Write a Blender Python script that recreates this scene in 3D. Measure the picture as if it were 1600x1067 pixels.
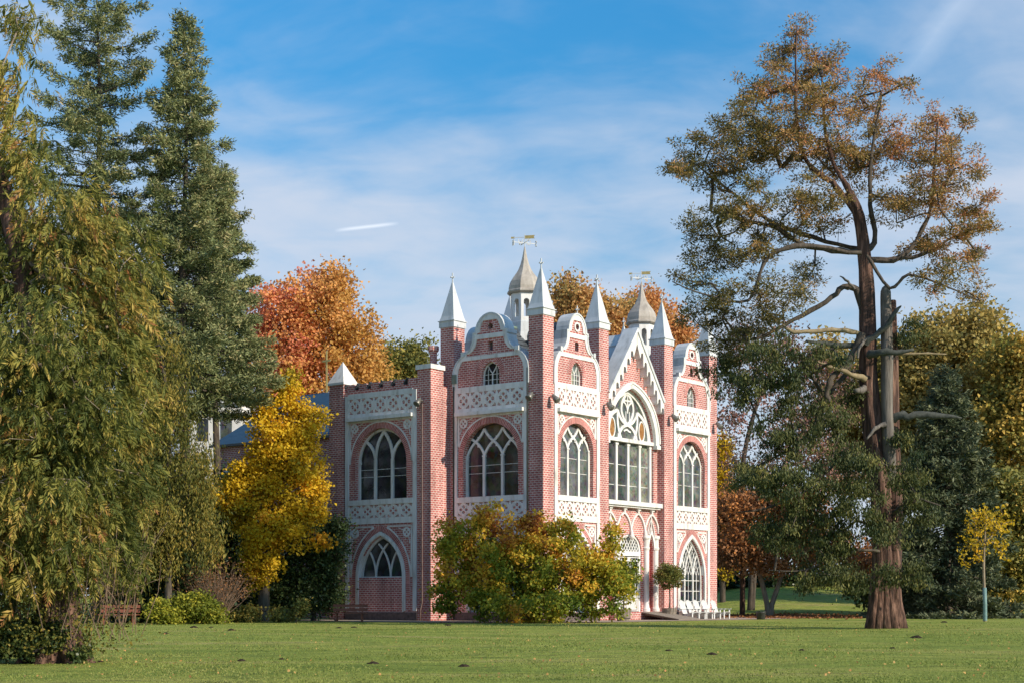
import bpy, math, random
import numpy as np
from mathutils import Vector, Matrix
from mathutils.geometry import tessellate_polygon
PI = math.pi
rad = math.radians
for o in list(bpy.data.objects): bpy.data.objects.remove(o)
sc = bpy.context.scene
col = sc.collection

# ------------------------------------------------------------------ camera
FPX, HOR, EYE = 2420.0, 936.0, 1.14          # focal length and horizon of the 1600 px photograph, eye height
cam = bpy.data.cameras.new('camera')
cam.sensor_width = 36.0
cam.lens = FPX / 1600 * 36
cam.shift_y = (HOR - 533.5) / 1600
cam.clip_end = 4000
camo = bpy.data.objects.new('camera', cam); col.objects.link(camo)
camo.location = (0, 0, EYE); camo.rotation_euler = (rad(90), 0, 0)
sc.camera = camo

# ------------------------------------------------------------------ sun and sky
SUN_EL, SUN_AZ = rad(28), rad(-35.5)           # azimuth measured from +X towards +Y
sd = Vector((math.cos(SUN_EL) * math.cos(SUN_AZ), math.cos(SUN_EL) * math.sin(SUN_AZ), math.sin(SUN_EL)))
sun = bpy.data.lights.new('sun', 'SUN'); sun.energy = 2.7; sun.angle = rad(0.6); sun.color = (1.0, 0.86, 0.68)
suno = bpy.data.objects.new('sun', sun); col.objects.link(suno)
suno.rotation_euler = sd.to_track_quat('Z', 'Y').to_euler()
world = bpy.data.worlds.new('World'); sc.world = world; world.use_nodes = True
wn, wl = world.node_tree.nodes, world.node_tree.links
wn.clear()
def N(tree, typ, **kw):
    n = tree.nodes.new(typ)
    for k, v in kw.items():
        if k in n.inputs: n.inputs[k].default_value = v
        else: setattr(n, k, v)
    return n
wt = world.node_tree
wo = N(wt, 'ShaderNodeOutputWorld'); bg = N(wt, 'ShaderNodeBackground'); bg.inputs['Strength'].default_value = 0.15
sky = N(wt, 'ShaderNodeTexSky'); sky.sky_type = 'NISHITA'; sky.sun_disc = False
sky.sun_elevation = SUN_EL; sky.sun_rotation = PI / 2 - SUN_AZ
sky.air_density = 1.0; sky.dust_density = 0.6; sky.ozone_density = 2.2; sky.altitude = 60
tc = N(wt, 'ShaderNodeTexCoord'); sep = N(wt, 'ShaderNodeSeparateXYZ')
wl.new(tc.outputs['Generated'], sep.inputs[0])
def wm(op, a, b=None, c=None):
    n = N(wt, 'ShaderNodeMath', operation=op)
    for i, x in enumerate((a, b, c)):
        if x is None: continue
        if isinstance(x, (int, float)): n.inputs[i].default_value = x
        else: wl.new(x, n.inputs[i])
    return n.outputs[0]
zz = wm('MAXIMUM', sep.outputs['Z'], 0.0)
den = wm('ADD', zz, 0.13)
cx_ = wm('DIVIDE', sep.outputs['X'], den); cy_ = wm('DIVIDE', sep.outputs['Y'], den)
cmb = N(wt, 'ShaderNodeCombineXYZ'); wl.new(cx_, cmb.inputs[0]); wl.new(cy_, cmb.inputs[1])
mp = N(wt, 'ShaderNodeMapping'); mp.inputs['Rotation'].default_value = (0, 0, rad(24)); mp.inputs['Scale'].default_value = (0.85, 1.0, 1.0); mp.inputs['Location'].default_value = (15.2, 8.3, 0)
wl.new(cmb.outputs[0], mp.inputs[0])
n1 = N(wt, 'ShaderNodeTexNoise', Scale=1.15, Detail=7.0, Roughness=0.56, Distortion=0.4); wl.new(mp.outputs[0], n1.inputs['Vector'])
n2 = N(wt, 'ShaderNodeTexNoise', Scale=6.5, Detail=5.0, Roughness=0.5, Distortion=0.5); wl.new(mp.outputs[0], n2.inputs['Vector'])
# thin cloud and haze: thicker low over the horizon in every direction
low = wm('MAXIMUM', wm('SUBTRACT', 1.0, wm('DIVIDE', zz, 0.43)), 0.0)
cl = wm('ADD', wm('MULTIPLY', low, 1.0), wm('ADD', wm('MULTIPLY', wm('SUBTRACT', n1.outputs[0], 0.5), 1.7), wm('MULTIPLY', wm('SUBTRACT', n2.outputs[0], 0.5), 0.55)))
mr = N(wt, 'ShaderNodeMapRange', interpolation_type='SMOOTHSTEP'); mr.inputs['From Min'].default_value = -0.16; mr.inputs['From Max'].default_value = 0.80
mr.inputs['To Min'].default_value = 0.0; mr.inputs['To Max'].default_value = 0.92
wl.new(cl, mr.inputs['Value'])
# vapour trail: a short thin streak high up
def sky_dir(px, py): return Vector(((px - 800) / FPX, 1.0, (HOR - py) / FPX)).normalized()
def trail(pa, pb, wid, op):
    a, b = sky_dir(*pa), sky_dir(*pb)
    nrm = a.cross(b).normalized(); mid = (a + b).normalized(); tan = (b - a).normalized(); hl = (b - a).length / 2
    def dot(v):
        d = N(wt, 'ShaderNodeVectorMath', operation='DOT_PRODUCT'); wl.new(tc.outputs['Generated'], d.inputs[0]); d.inputs[1].default_value = v
        return d.outputs['Value']
    across = wm('DIVIDE', wm('ABSOLUTE', wm('ADD', dot(nrm), wm('MULTIPLY', wm('SUBTRACT', n2.outputs[0], 0.5), wid * 1.2))), wid)
    along = wm('DIVIDE', wm('ABSOLUTE', dot(tan)), hl)
    s = wm('MULTIPLY', wm('MAXIMUM', wm('SUBTRACT', 1.0, across), 0.0), wm('MAXIMUM', wm('SUBTRACT', 1.0, wm('POWER', along, 3.0)), 0.0))
    front = wm('GREATER_THAN', dot(mid), 0.5)
    return wm('MULTIPLY', wm('MULTIPLY', s, front), op)
tr = wm('ADD', trail((522, 361), (624, 349), 0.0015, 0.5), trail((1400, 130), (1540, -40), 0.010, 0.13))
fac = mr.outputs[0]
mix = N(wt, 'ShaderNodeMix', data_type='RGBA')
wl.new(fac, mix.inputs['Factor'])
hs = N(wt, 'ShaderNodeHueSaturation', Saturation=1.18, Value=1.0); wl.new(sky.outputs[0], hs.inputs['Color'])
tint = N(wt, 'ShaderNodeMix', data_type='RGBA', blend_type='MULTIPLY'); tint.inputs[0].default_value = 1.0; tint.inputs[7].default_value = (0.21, 0.55, 0.62, 1)
gr = wm('ADD', 0.50, wm('MULTIPLY', wm('MINIMUM', wm('DIVIDE', zz, 0.36), 1.0), 0.50))
dim = N(wt, 'ShaderNodeVectorMath', operation='SCALE'); wl.new(hs.outputs[0], dim.inputs[0]); wl.new(gr, dim.inputs['Scale'])
wl.new(dim.outputs[0], tint.inputs[6]); wl.new(tint.outputs[2], mix.inputs[6]); mix.inputs[7].default_value = (2.16, 2.38, 2.80, 1)
mix2 = N(wt, 'ShaderNodeMix', data_type='RGBA'); wl.new(tr, mix2.inputs['Factor']); wl.new(mix.outputs[2], mix2.inputs[6]); mix2.inputs[7].default_value = (3.9, 4.1, 4.4, 1)
wl.new(mix2.outputs[2], bg.inputs['Color']); wl.new(bg.outputs[0], wo.inputs['Surface'])
vs = sc.view_settings; vs.view_transform = 'Standard'; vs.look = 'None'; vs.exposure = 1.0; vs.gamma = 1.0; vs.use_curve_mapping = False
sc.cycles.max_bounces = 6; sc.cycles.diffuse_bounces = 3; sc.cycles.glossy_bounces = 3; sc.cycles.transmission_bounces = 3; sc.cycles.transparent_max_bounces = 4

# ------------------------------------------------------------------ helpers
random.seed(7)
rng = np.random.default_rng(11)
def tag(o, label=None, cat=None, group=None, kind=None):
    if label: o['label'] = label
    if cat: o['category'] = cat
    if group: o['group'] = group
    if kind: o['kind'] = kind
    return o
def empty(name, loc=(0, 0, 0), rz=0.0, parent=None):
    o = bpy.data.objects.new(name, None); col.objects.link(o); o.location = loc; o.rotation_euler = (0, 0, rz); o.empty_display_size = 0.3
    if parent: o.parent = parent
    return o
def at(px, py, Y):
    return Vector(((px - 800) / FPX * Y, Y, (HOR - py) / FPX * Y + EYE))
def X(px, Y): return (px - 800) / FPX * Y
def copy_tree(o, parent=None):
    c = o.copy(); col.objects.link(c)
    if parent: c.parent = parent
    for ch in list(o.children): copy_tree(ch, c)
    return c

class MB:
    """collects polygons; local axes x = along a face, y = into the wall, z = up"""
    def __init__(s): s.v = []; s.f = []; s.u = []; s.sm = []
    def face(s, pts, uv=None, smooth=False):
        b = len(s.v); s.v.extend([tuple(p) for p in pts]); s.f.append(tuple(range(b, b + len(pts)))); s.u.append(uv); s.sm.append(smooth)
    def mesh(s, vs_, fs, smooth=True):
        b = len(s.v); s.v.extend([tuple(p) for p in vs_])
        for f in fs: s.f.append(tuple(i + b for i in f)); s.u.append(None); s.sm.append(smooth)
    def box(s, x0, x1, y0, y1, z0, z1):
        p = [(x0,y0,z0),(x1,y0,z0),(x1,y1,z0),(x0,y1,z0),(x0,y0,z1),(x1,y0,z1),(x1,y1,z1),(x0,y1,z1)]
        for f in ((0,1,5,4),(1,2,6,5),(2,3,7,6),(3,0,4,7),(4,5,6,7),(3,2,1,0)): s.face([p[i] for i in f])
    def obox(s, c, ax, ay, az):
        c, ax, ay, az = Vector(c), Vector(ax), Vector(ay), Vector(az)
        p = [c + sx*ax + sy*ay + sz*az for sz in (-1,1) for sx, sy in ((-1,-1),(1,-1),(1,1),(-1,1))]
        for f in ((0,1,5,4),(1,2,6,5),(2,3,7,6),(3,0,4,7),(4,5,6,7),(3,2,1,0)): s.face([p[i] for i in f])
    def beam(s, a, b, w, h, up=(0,0,1)):
        a, b = Vector(a), Vector(b); d = (b - a); L = d.length; d = d / L
        side = d.cross(Vector(up))
        if side.length < 1e-4: side = d.cross(Vector((0,1,0)))
        side.normalize(); u2 = side.cross(d)
        s.obox((a + b) / 2, d * L / 2, side * w / 2, u2 * h / 2)
    def prism(s, outer, holes, w0, w1, back=False):
        """polygon (u,z) extruded from outward offset w0 to w1 (w1 the front)"""
        def area(l): return sum(l[i][0]*l[(i+1)%len(l)][1]-l[(i+1)%len(l)][0]*l[i][1] for i in range(len(l)))/2
        if area(outer) < 0: outer = outer[::-1]
        holes = [h if area(h) < 0 else h[::-1] for h in holes]
        loops = [outer] + holes
        allp = [p for l in loops for p in l]
        tris = tessellate_polygon([[Vector((p[0], p[1], 0)) for p in l] for l in loops])
        for t in tris:
            a, b, c = (allp[i] for i in t)
            ar = (b[0]-a[0])*(c[1]-a[1])-(c[0]-a[0])*(b[1]-a[1])
            if abs(ar) < 1e-9: continue
            if ar < 0: b, c = c, b
            s.face([(a[0],-w1,a[1]),(b[0],-w1,b[1]),(c[0],-w1,c[1])])
            if back: s.face([(c[0],-w0,c[1]),(b[0],-w0,b[1]),(a[0],-w0,a[1])])
        for l in loops:
            n = len(l)
            for i in range(n):
                p, q = l[i], l[(i+1)%n]
                s.face([(p[0],-w1,p[1]),(p[0],-w0,p[1]),(q[0],-w0,q[1]),(q[0],-w1,q[1])])
    def ribbon(s, path, wd, w0, w1, closed=False, arcuv=False):
        """bar of width wd swept along the (u,z) path, from w0 to w1"""
        n = len(path); L = []; R = []; acc = 0; accs = []
        for i in range(n):
            a = path[i-1] if (i > 0 or closed) else path[i]
            b = path[(i+1)%n] if (i < n-1 or closed) else path[i]
            dx, dz = b[0]-a[0], b[1]-a[1]; l = math.hypot(dx, dz) or 1
            nx, nz = -dz/l, dx/l
            k = 1.0
            if a is not path[i] and b is not path[i]:
                e = (path[i][0]-a[0], path[i][1]-a[1]); le = math.hypot(*e) or 1
                cs = abs((-e[1]/le)*nx + (e[0]/le)*nz); k = 1/max(cs, 0.55)
            L.append((path[i][0]+nx*wd/2*k, path[i][1]+nz*wd/2*k)); R.append((path[i][0]-nx*wd/2*k, path[i][1]-nz*wd/2*k))
            if i: acc += math.hypot(path[i][0]-path[i-1][0], path[i][1]-path[i-1][1])
            accs.append(acc)
        m = n if closed else n-1
        for i in range(m):
            j = (i+1)%n
            uv = None
            if arcuv:
                a0, a1 = accs[i], accs[j] if j else accs[i]+math.hypot(path[0][0]-path[i][0], path[0][1]-path[i][1])
                uv = [(0,a0),(0,a1),(wd,a1),(wd,a0)]
                uv = [(0,a0),(wd,a0),(wd,a1),(0,a1)]
            s.face([(L[i][0],-w1,L[i][1]),(R[i][0],-w1,R[i][1]),(R[j][0],-w1,R[j][1]),(L[j][0],-w1,L[j][1])], uv)
            s.face([(R[i][0],-w1,R[i][1]),(R[i][0],-w0,R[i][1]),(R[j][0],-w0,R[j][1]),(R[j][0],-w1,R[j][1])])
            s.face([(L[j][0],-w1,L[j][1]),(L[j][0],-w0,L[j][1]),(L[i][0],-w0,L[i][1]),(L[i][0],-w1,L[i][1])])
        if not closed:
            for i in (0, n-1):
                s.face([(L[i][0],-w1,L[i][1]),(L[i][0],-w0,L[i][1]),(R[i][0],-w0,R[i][1]),(R[i][0],-w1,R[i][1])])
    def lathe(s, prof, c=(0,0,0), n=8, rot=0.0, smooth=False):
        vs_ = []; fs = []
        for r, z in prof:
            for k in range(n):
                a = 2*PI*k/n + rot; vs_.append((c[0]+r*math.cos(a), c[1]+r*math.sin(a), c[2]+z))
        for i in range(len(prof)-1):
            for k in range(n):
                k2 = (k+1)%n; fs.append((i*n+k, i*n+k2, (i+1)*n+k2, (i+1)*n+k))
        fs.append(tuple(range((len(prof)-1)*n, len(prof)*n)))
        s.mesh(vs_, fs, smooth)
    def tube(s, pts, radii, n=6, smooth=True):
        vs_, fs = tube_arrays(pts, radii, n); s.mesh(vs_, fs, smooth)
    def build(s, name, mat, parent=None, rz=0.0, loc=(0,0,0)):
        me = bpy.data.meshes.new(name); me.from_pydata(s.v, [], s.f); me.update()
        uvl = me.uv_layers.new(name='UVMap'); uvd = np.zeros((len(me.loops), 2), np.float32)
        k = 0
        for fi, f in enumerate(s.f):
            if s.u[fi] is not None:
                for j in range(len(f)): uvd[k+j] = s.u[fi][j]
            else:
                n = me.polygons[fi].normal
                if abs(n.z) > 0.75:
                    for j, vi in enumerate(f): uvd[k+j] = s.v[vi][:2]
                else:
                    l = math.hypot(n.x, n.y) or 1; tx, ty = -n.y/l, n.x/l
                    for j, vi in enumerate(f):
                        p = s.v[vi]; uvd[k+j] = (p[0]*tx+p[1]*ty, p[2])
            k += len(f)
        uvl.data.foreach_set('uv', uvd.ravel())
        me.polygons.foreach_set('use_smooth', s.sm)
        me.materials.append(mat)
        o = bpy.data.objects.new(name, me); col.objects.link(o); o.rotation_euler = (0,0,rz); o.location = loc
        if parent: o.parent = parent
        return o

def tube_arrays(pts, radii, n=6):
    pts = [Vector(p) for p in pts]; vs_ = []; fs = []
    ref = Vector((0.31, 0.95, 0.07))
    for i, p in enumerate(pts):
        d = (pts[min(i+1, len(pts)-1)] - pts[max(i-1, 0)]).normalized()
        a = d.cross(ref).normalized(); b = d.cross(a)
        for k in range(n):
            t = 2*PI*k/n; q = p + (a*math.cos(t) + b*math.sin(t))*radii[i]; vs_.append((q.x, q.y, q.z))
    for i in range(len(pts)-1):
        for k in range(n):
            k2 = (k+1)%n; fs.append((i*n+k, i*n+k2, (i+1)*n+k2, (i+1)*n+k))
    fs.append(tuple(range((len(pts)-1)*n, len(pts)*n)))
    return vs_, fs

def arc(cx, cz, r, a0, a1, n=14):
    return [(cx + r*math.cos(a0+(a1-a0)*i/n), cz + r*math.sin(a0+(a1-a0)*i/n)) for i in range(n+1)]
def round_arch(uc, hw, zs):                 # left spring over the top to the right spring
    return arc(uc, zs, hw, PI, 0, 22)
def pointed_arch(uc, hw, zs, za, n=11):
    H = za - zs; r = (hw*hw + H*H) / (2*hw); c = r - hw
    aa = math.asin(min(1, H/r)) if r >= hw else PI/2
    left = [(uc + c - r*math.cos(aa*i/n), zs + r*math.sin(aa*i/n)) for i in range(n+1)]
    return left + [(2*uc-p[0], p[1]) for p in left[-2::-1]]
def opening(arch, zb):
    return [(arch[0][0], zb)] + arch + [(arch[-1][0], zb)]
def arch_z(arch, u):
    for a, b in zip(arch, arch[1:]):
        if a[0]-1e-6 <= u <= b[0]+1e-6: return a[1] + (b[1]-a[1])*((u-a[0])/max(b[0]-a[0], 1e-6))
    return arch[0][1]

# ------------------------------------------------------------------ materials
MATS = {}
def newmat(name):
    m = bpy.data.materials.new(name); m.use_nodes = True; m.node_tree.nodes.clear(); MATS[name] = m
    return m, m.node_tree
def out(t, sh):
    o = N(t, 'ShaderNodeOutputMaterial'); t.links.new(sh, o.inputs['Surface'])
def ramp(t, fac, stops):
    r = N(t, 'ShaderNodeValToRGB'); e = r.color_ramp.elements
    while len(e) < len(stops): e.new(0.5)
    for i, (p, c) in enumerate(stops): e[i].position = p; e[i].color = (*c, 1)
    t.links.new(fac, r.inputs[0]); return r.outputs[0]
def mixc(t, a, b, f, mode='MIX'):
    m = N(t, 'ShaderNodeMix', data_type='RGBA', blend_type=mode)
    for i, x in ((0, f), (6, a), (7, b)):
        if isinstance(x, (int, float)): m.inputs[i].default_value = x
        elif isinstance(x, tuple): m.inputs[i].default_value = (*x, 1)
        else: t.links.new(x, m.inputs[i])
    return m.outputs[2]
def pbsdf(t, colr, rough=0.7, metal=0.0, bump=None, bstr=0.3, bdist=0.01, spec=None):
    p = N(t, 'ShaderNodeBsdfPrincipled'); p.inputs['Roughness'].default_value = rough; p.inputs['Metallic'].default_value = metal
    if spec is not None: p.inputs['Specular IOR Level'].default_value = spec
    if isinstance(colr, tuple): p.inputs['Base Color'].default_value = (*colr, 1)
    else: t.links.new(colr, p.inputs['Base Color'])
    if bump is not None:
        b = N(t, 'ShaderNodeBump', Strength=bstr, Distance=bdist); t.links.new(bump, b.inputs['Height']); t.links.new(b.outputs[0], p.inputs['Normal'])
    return p.outputs[0]
def noise_mat(name, stops, scale=3.0, detail=6.0, rough=0.7, stretch=(1,1,1), bstr=0.25, bdist=0.01, metal=0.0, scale2=None, spec=None):
    m, t = newmat(name); c = N(t, 'ShaderNodeTexCoord'); mp_ = N(t, 'ShaderNodeMapping'); mp_.inputs['Scale'].default_value = stretch
    t.links.new(c.outputs['Object'], mp_.inputs[0])
    n = N(t, 'ShaderNodeTexNoise', Scale=scale, Detail=detail, Roughness=0.6); t.links.new(mp_.outputs[0], n.inputs['Vector'])
    out(t, pbsdf(t, ramp(t, n.outputs[0], stops), rough, metal, n.outputs[0], bstr, bdist, spec)); return m
def brick_mat(name, arch=False):
    m, t = newmat(name); uv = N(t, 'ShaderNodeTexCoord')
    b = N(t, 'ShaderNodeTexBrick', Scale=1.0); b.offset = 0.5 if not arch else 0.0
    b.inputs['Brick Width'].default_value = 0.265 if not arch else 0.36
    b.inputs['Row Height'].default_value = 0.118 if not arch else 0.105
    b.inputs['Mortar Size'].default_value = 0.0165 if not arch else 0.012; b.inputs['Mortar Smooth'].default_value = 0.1; b.inputs['Bias'].default_value = 0.0
    b.inputs['Color1'].default_value = (0.40, 0.100, 0.094, 1); b.inputs['Color2'].default_value = (0.55, 0.185, 0.165, 1); b.inputs['Mortar'].default_value = (0.74, 0.66, 0.62, 1)
    t.links.new(uv.outputs['UV'], b.inputs['Vector'])
    n = N(t, 'ShaderNodeTexNoise', Scale=0.7, Detail=5.0); t.links.new(uv.outputs['Object'], n.inputs['Vector'])
    n3 = N(t, 'ShaderNodeTexNoise', Scale=9.0, Detail=3.0); t.links.new(uv.outputs['Object'], n3.inputs['Vector'])
    c = mixc(t, b.outputs['Color'], ramp(t, n.outputs[0], [(0.3, (0.80, 0.75, 0.74)), (0.65, (1.1, 1.08, 1.06))]), 1.0, 'MULTIPLY')
    c = mixc(t, c, ramp(t, n3.outputs[0], [(0.3, (0.8, 0.78, 0.78)), (0.7, (1.12, 1.1, 1.1))]), 1.0, 'MULTIPLY')
    mps = N(t, 'ShaderNodeMapping'); mps.inputs['Scale'].default_value = (2.2, 2.2, 0.16); t.links.new(uv.outputs['Object'], mps.inputs[0])
    n4 = N(t, 'ShaderNodeTexNoise', Scale=1.0, Detail=6.0, Roughness=0.65); t.links.new(mps.outputs[0], n4.inputs['Vector'])
    c = mixc(t, c, ramp(t, n4.outputs[0], [(0.34, (0.74, 0.70, 0.70)), (0.52, (1.0, 1.0, 1.0)), (0.7, (1.12, 1.1, 1.1))]), 1.0, 'MULTIPLY')
    iv = N(t, 'ShaderNodeMath', operation='SUBTRACT'); iv.inputs[0].default_value = 1; t.links.new(b.outputs['Fac'], iv.inputs[1])
    out(t, pbsdf(t, c, 0.85, 0, iv.outputs[0], 0.5, 0.012)); return m
brick_mat('brick'); brick_mat('brick_arch', True)
noise_mat('white', [(0.28, (0.40, 0.385, 0.35)), (0.42, (0.66, 0.645, 0.62)), (0.55, (0.76, 0.75, 0.735)), (0.75, (0.80, 0.79, 0.78))], 1.9, 9, 0.65, (1.6,1.6,0.32), 0.2, 0.008)
noise_mat('white_metal', [(0.28, (0.38, 0.39, 0.39)), (0.45, (0.58, 0.60, 0.61)), (0.7, (0.70, 0.72, 0.74))], 1.7, 9, 0.45, (1.5,1.5,0.35), 0.1, 0.006)
noise_mat('chair_white', [(0.3, (0.56, 0.56, 0.55)), (0.7, (0.68, 0.68, 0.67))], 4, 4, 0.5)
noise_mat('slate', [(0.3, (0.035, 0.042, 0.05)), (0.7, (0.085, 0.10, 0.115))], 3.0, 6, 0.5, (1,1,3), 0.5, 0.02)
noise_mat('dome_shingle', [(0.3, (0.27, 0.235, 0.20)), (0.55, (0.42, 0.375, 0.325)), (0.8, (0.54, 0.50, 0.45))], 2.5, 8, 0.6, (1,1,0.6), 0.4, 0.02)
noise_mat('slate_sky_tint', [(0.3, (0.020, 0.055, 0.10)), (0.7, (0.035, 0.085, 0.145))], 2.2, 7, 0.62, (1,1,5), 0.5, 0.02)  # shaded slate, with the blue of the reflected sky put into its colour
noise_mat('plinth', [(0.3, (0.07, 0.055, 0.055)), (0.7, (0.16, 0.12, 0.115))], 5, 6, 0.9)
noise_mat('gold', [(0.3, (0.42, 0.30, 0.10)), (0.7, (0.62, 0.46, 0.18))], 6, 3, 0.35, metal=0.6)
noise_mat('dark_metal', [(0.3, (0.025, 0.026, 0.027)), (0.7, (0.06, 0.06, 0.06))], 9, 3, 0.45)
noise_mat('lamp_metal', [(0.3, (0.10, 0.10, 0.09)), (0.7, (0.24, 0.23, 0.21))], 9, 3, 0.4, metal=0.3)
noise_mat('pipe', [(0.3, (0.10, 0.06, 0.055)), (0.7, (0.20, 0.14, 0.13))], 4, 3, 0.5)
noise_mat('verdigris', [(0.3, (0.10, 0.16, 0.13)), (0.7, (0.20, 0.28, 0.23))], 5, 4, 0.6)
noise_mat('salmon_paint', [(0.3, (0.50, 0.13, 0.10)), (0.7, (0.62, 0.19, 0.15))], 2, 5, 0.7)
noise_mat('bench_wood', [(0.3, (0.15, 0.045, 0.025)), (0.7, (0.30, 0.10, 0.055))], 7, 5, 0.6, (0.3,4,4), 0.3)
noise_mat('grey_wood', [(0.3, (0.16, 0.13, 0.105)), (0.7, (0.32, 0.27, 0.22))], 8, 5, 0.8, (3,3,0.6), 0.4)
noise_mat('bark_red', [(0.32, (0.016, 0.010, 0.008)), (0.5, (0.095, 0.050, 0.036)), (0.68, (0.26, 0.15, 0.108))], 5.5, 9, 0.95, (1.6,1.6,0.16), 1.0, 0.09)
noise_mat('bark_grey', [(0.3, (0.035, 0.028, 0.022)), (0.7, (0.125, 0.10, 0.078))], 6, 8, 0.95, (1.5,1.5,0.25), 0.9, 0.04)
noise_mat('bark_pale', [(0.3, (0.14, 0.11, 0.08)), (0.7, (0.34, 0.27, 0.19))], 5, 7, 0.9, (1.5,1.5,0.4), 0.7, 0.03)
noise_mat('dead_wood', [(0.3, (0.08, 0.07, 0.06)), (0.7, (0.21, 0.185, 0.16))], 6, 8, 0.9, (2,2,0.2), 0.8, 0.04)
noise_mat('dead_wood_yellow', [(0.3, (0.17, 0.13, 0.075)), (0.7, (0.33, 0.26, 0.15))], 6, 8, 0.9, (1,1,1), 0.6, 0.03)
noise_mat('dead_wood_dark', [(0.3, (0.035, 0.04, 0.034)), (0.7, (0.10, 0.105, 0.09))], 6, 8, 0.95, (1,1,1), 0.6, 0.03)
noise_mat('twig', [(0.3, (0.09, 0.06, 0.04)), (0.7, (0.24, 0.16, 0.11))], 6, 4, 0.9)
noise_mat('soil', [(0.3, (0.018, 0.013, 0.009)), (0.7, (0.060, 0.042, 0.030))], 12, 6, 1.0, (1,1,1), 1.0, 0.05, spec=0.1)
noise_mat('trunk_guard', [(0.3, (0.10, 0.19, 0.19)), (0.7, (0.18, 0.29, 0.28))], 5, 3, 0.6)
noise_mat('gravel', [(0.25, (0.20, 0.15, 0.115)), (0.5, (0.33, 0.26, 0.205)), (0.75, (0.44, 0.36, 0.29))], 18, 8, 1.0, (1,1,1), 0.6, 0.02)
noise_mat('pond_wall', [(0.3, (0.55, 0.53, 0.50)), (0.7, (0.74, 0.73, 0.70))], 2, 5, 0.8)
# window glass: dark, glossy, slightly wavy, leaded with some colour
m, t = newmat('glass'); c = N(t, 'ShaderNodeTexCoord')
n = N(t, 'ShaderNodeTexNoise', Scale=1.7, Detail=3.0); t.links.new(c.outputs['Object'], n.inputs['Vector'])
v = N(t, 'ShaderNodeTexVoronoi', Scale=3.4); t.links.new(c.outputs['Object'], v.inputs['Vector'])
oi = N(t, 'ShaderNodeObjectInfo')
cc = mixc(t, ramp(t, n.outputs[0], [(0.35, (0.008, 0.010, 0.012)), (0.65, (0.050, 0.056, 0.055))]), v.outputs['Color'], 0.025)
cc = mixc(t, cc, ramp(t, oi.outputs['Random'], [(0.0, (0.4, 0.4, 0.42)), (0.6, (1.0, 1.0, 1.0)), (1.0, (2.2, 2.1, 1.9))]), 1.0, 'MULTIPLY')
out(t, pbsdf(t, cc, 0.10, 0, n.outputs[0], 0.10, 0.05, 0.5))
m, t = newmat('glass_stained'); c = N(t, 'ShaderNodeTexCoord')
mp_ = N(t, 'ShaderNodeMapping'); mp_.inputs['Scale'].default_value = (1, 1, 1); t.links.new(c.outputs['Object'], mp_.inputs[0])
v = N(t, 'ShaderNodeTexVoronoi', Scale=5.5); t.links.new(mp_.outputs[0], v.inputs['Vector'])
n = N(t, 'ShaderNodeTexNoise', Scale=1.3, Detail=4.0); t.links.new(c.outputs['Object'], n.inputs['Vector'])
cc = mixc(t, ramp(t, n.outputs[0], [(0.3, (0.030, 0.036, 0.036)), (0.5, (0.085, 0.10, 0.095)), (0.7, (0.17, 0.175, 0.155))]), v.outputs['Color'], 0.045)
cc = mixc(t, cc, ramp(t, v.outputs['Distance'], [(0.0, (0.55, 0.55, 0.55)), (0.5, (1.2, 1.2, 1.2))]), 1.0, 'MULTIPLY')
oi = N(t, 'ShaderNodeObjectInfo')
cc = mixc(t, cc, ramp(t, oi.outputs['Random'], [(0.0, (0.5, 0.5, 0.52)), (0.6, (1.0, 1.0, 0.98)), (1.0, (1.7, 1.6, 1.4))]), 1.0, 'MULTIPLY')
out(t, pbsdf(t, cc, 0.14, 0, n.outputs[0], 0.22, 0.05, 0.6))
noise_mat('glass_amber', [(0.3, (0.20, 0.075, 0.02)), (0.7, (0.42, 0.22, 0.07))], 6, 5, 0.3)
# foliage: one material per palette; colour from a per-leaf attribute
def leaf_mat(name, stops, trans=0.3, rough=0.6):
    m, t = newmat(name); a = N(t, 'ShaderNodeAttribute'); a.attribute_name = 'tone'
    c = ramp(t, a.outputs['Fac'], stops)
    p = N(t, 'ShaderNodeBsdfPrincipled'); p.inputs['Roughness'].default_value = rough; p.inputs['Specular IOR Level'].default_value = 0.25
    t.links.new(c, p.inputs['Base Color'])
    tr_ = N(t, 'ShaderNodeBsdfTranslucent'); t.links.new(c, tr_.inputs['Color'])
    mx = N(t, 'ShaderNodeMixShader'); mx.inputs[0].default_value = trans
    t.links.new(p.outputs[0], mx.inputs[1]); t.links.new(tr_.outputs[0], mx.inputs[2]); out(t, mx.outputs[0]); return m
leaf_mat('leaf_cedar_left', [(0.0, (0.050, 0.072, 0.018)), (0.35, (0.125, 0.145, 0.032)), (0.62, (0.28, 0.26, 0.055)), (0.82, (0.50, 0.37, 0.09)), (1.0, (0.36, 0.15, 0.06))])
leaf_mat('leaf_fir', [(0.0, (0.058, 0.088, 0.040)), (0.5, (0.17, 0.205, 0.085)), (0.9, (0.33, 0.33, 0.14)), (1.0, (0.38, 0.33, 0.16))], 0.15)
leaf_mat('leaf_yew', [(0.0, (0.055, 0.070, 0.015)), (0.5, (0.167, 0.158, 0.031)), (1.0, (0.372, 0.263, 0.054))], 0.2)
leaf_mat('leaf_gold', [(0.0, (0.291, 0.247, 0.026)), (0.35, (0.655, 0.437, 0.026)), (0.7, (0.800, 0.538, 0.030)), (1.0, (0.800, 0.350, 0.026))], 0.4)
leaf_mat('leaf_dark', [(0.0, (0.022, 0.041, 0.015)), (0.6, (0.055, 0.085, 0.029)), (1.0, (0.138, 0.166, 0.046))], 0.15, 0.4)
leaf_mat('leaf_lime', [(0.0, (0.120, 0.156, 0.022)), (0.6, (0.312, 0.324, 0.036)), (1.0, (0.504, 0.432, 0.048))], 0.35)
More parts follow.
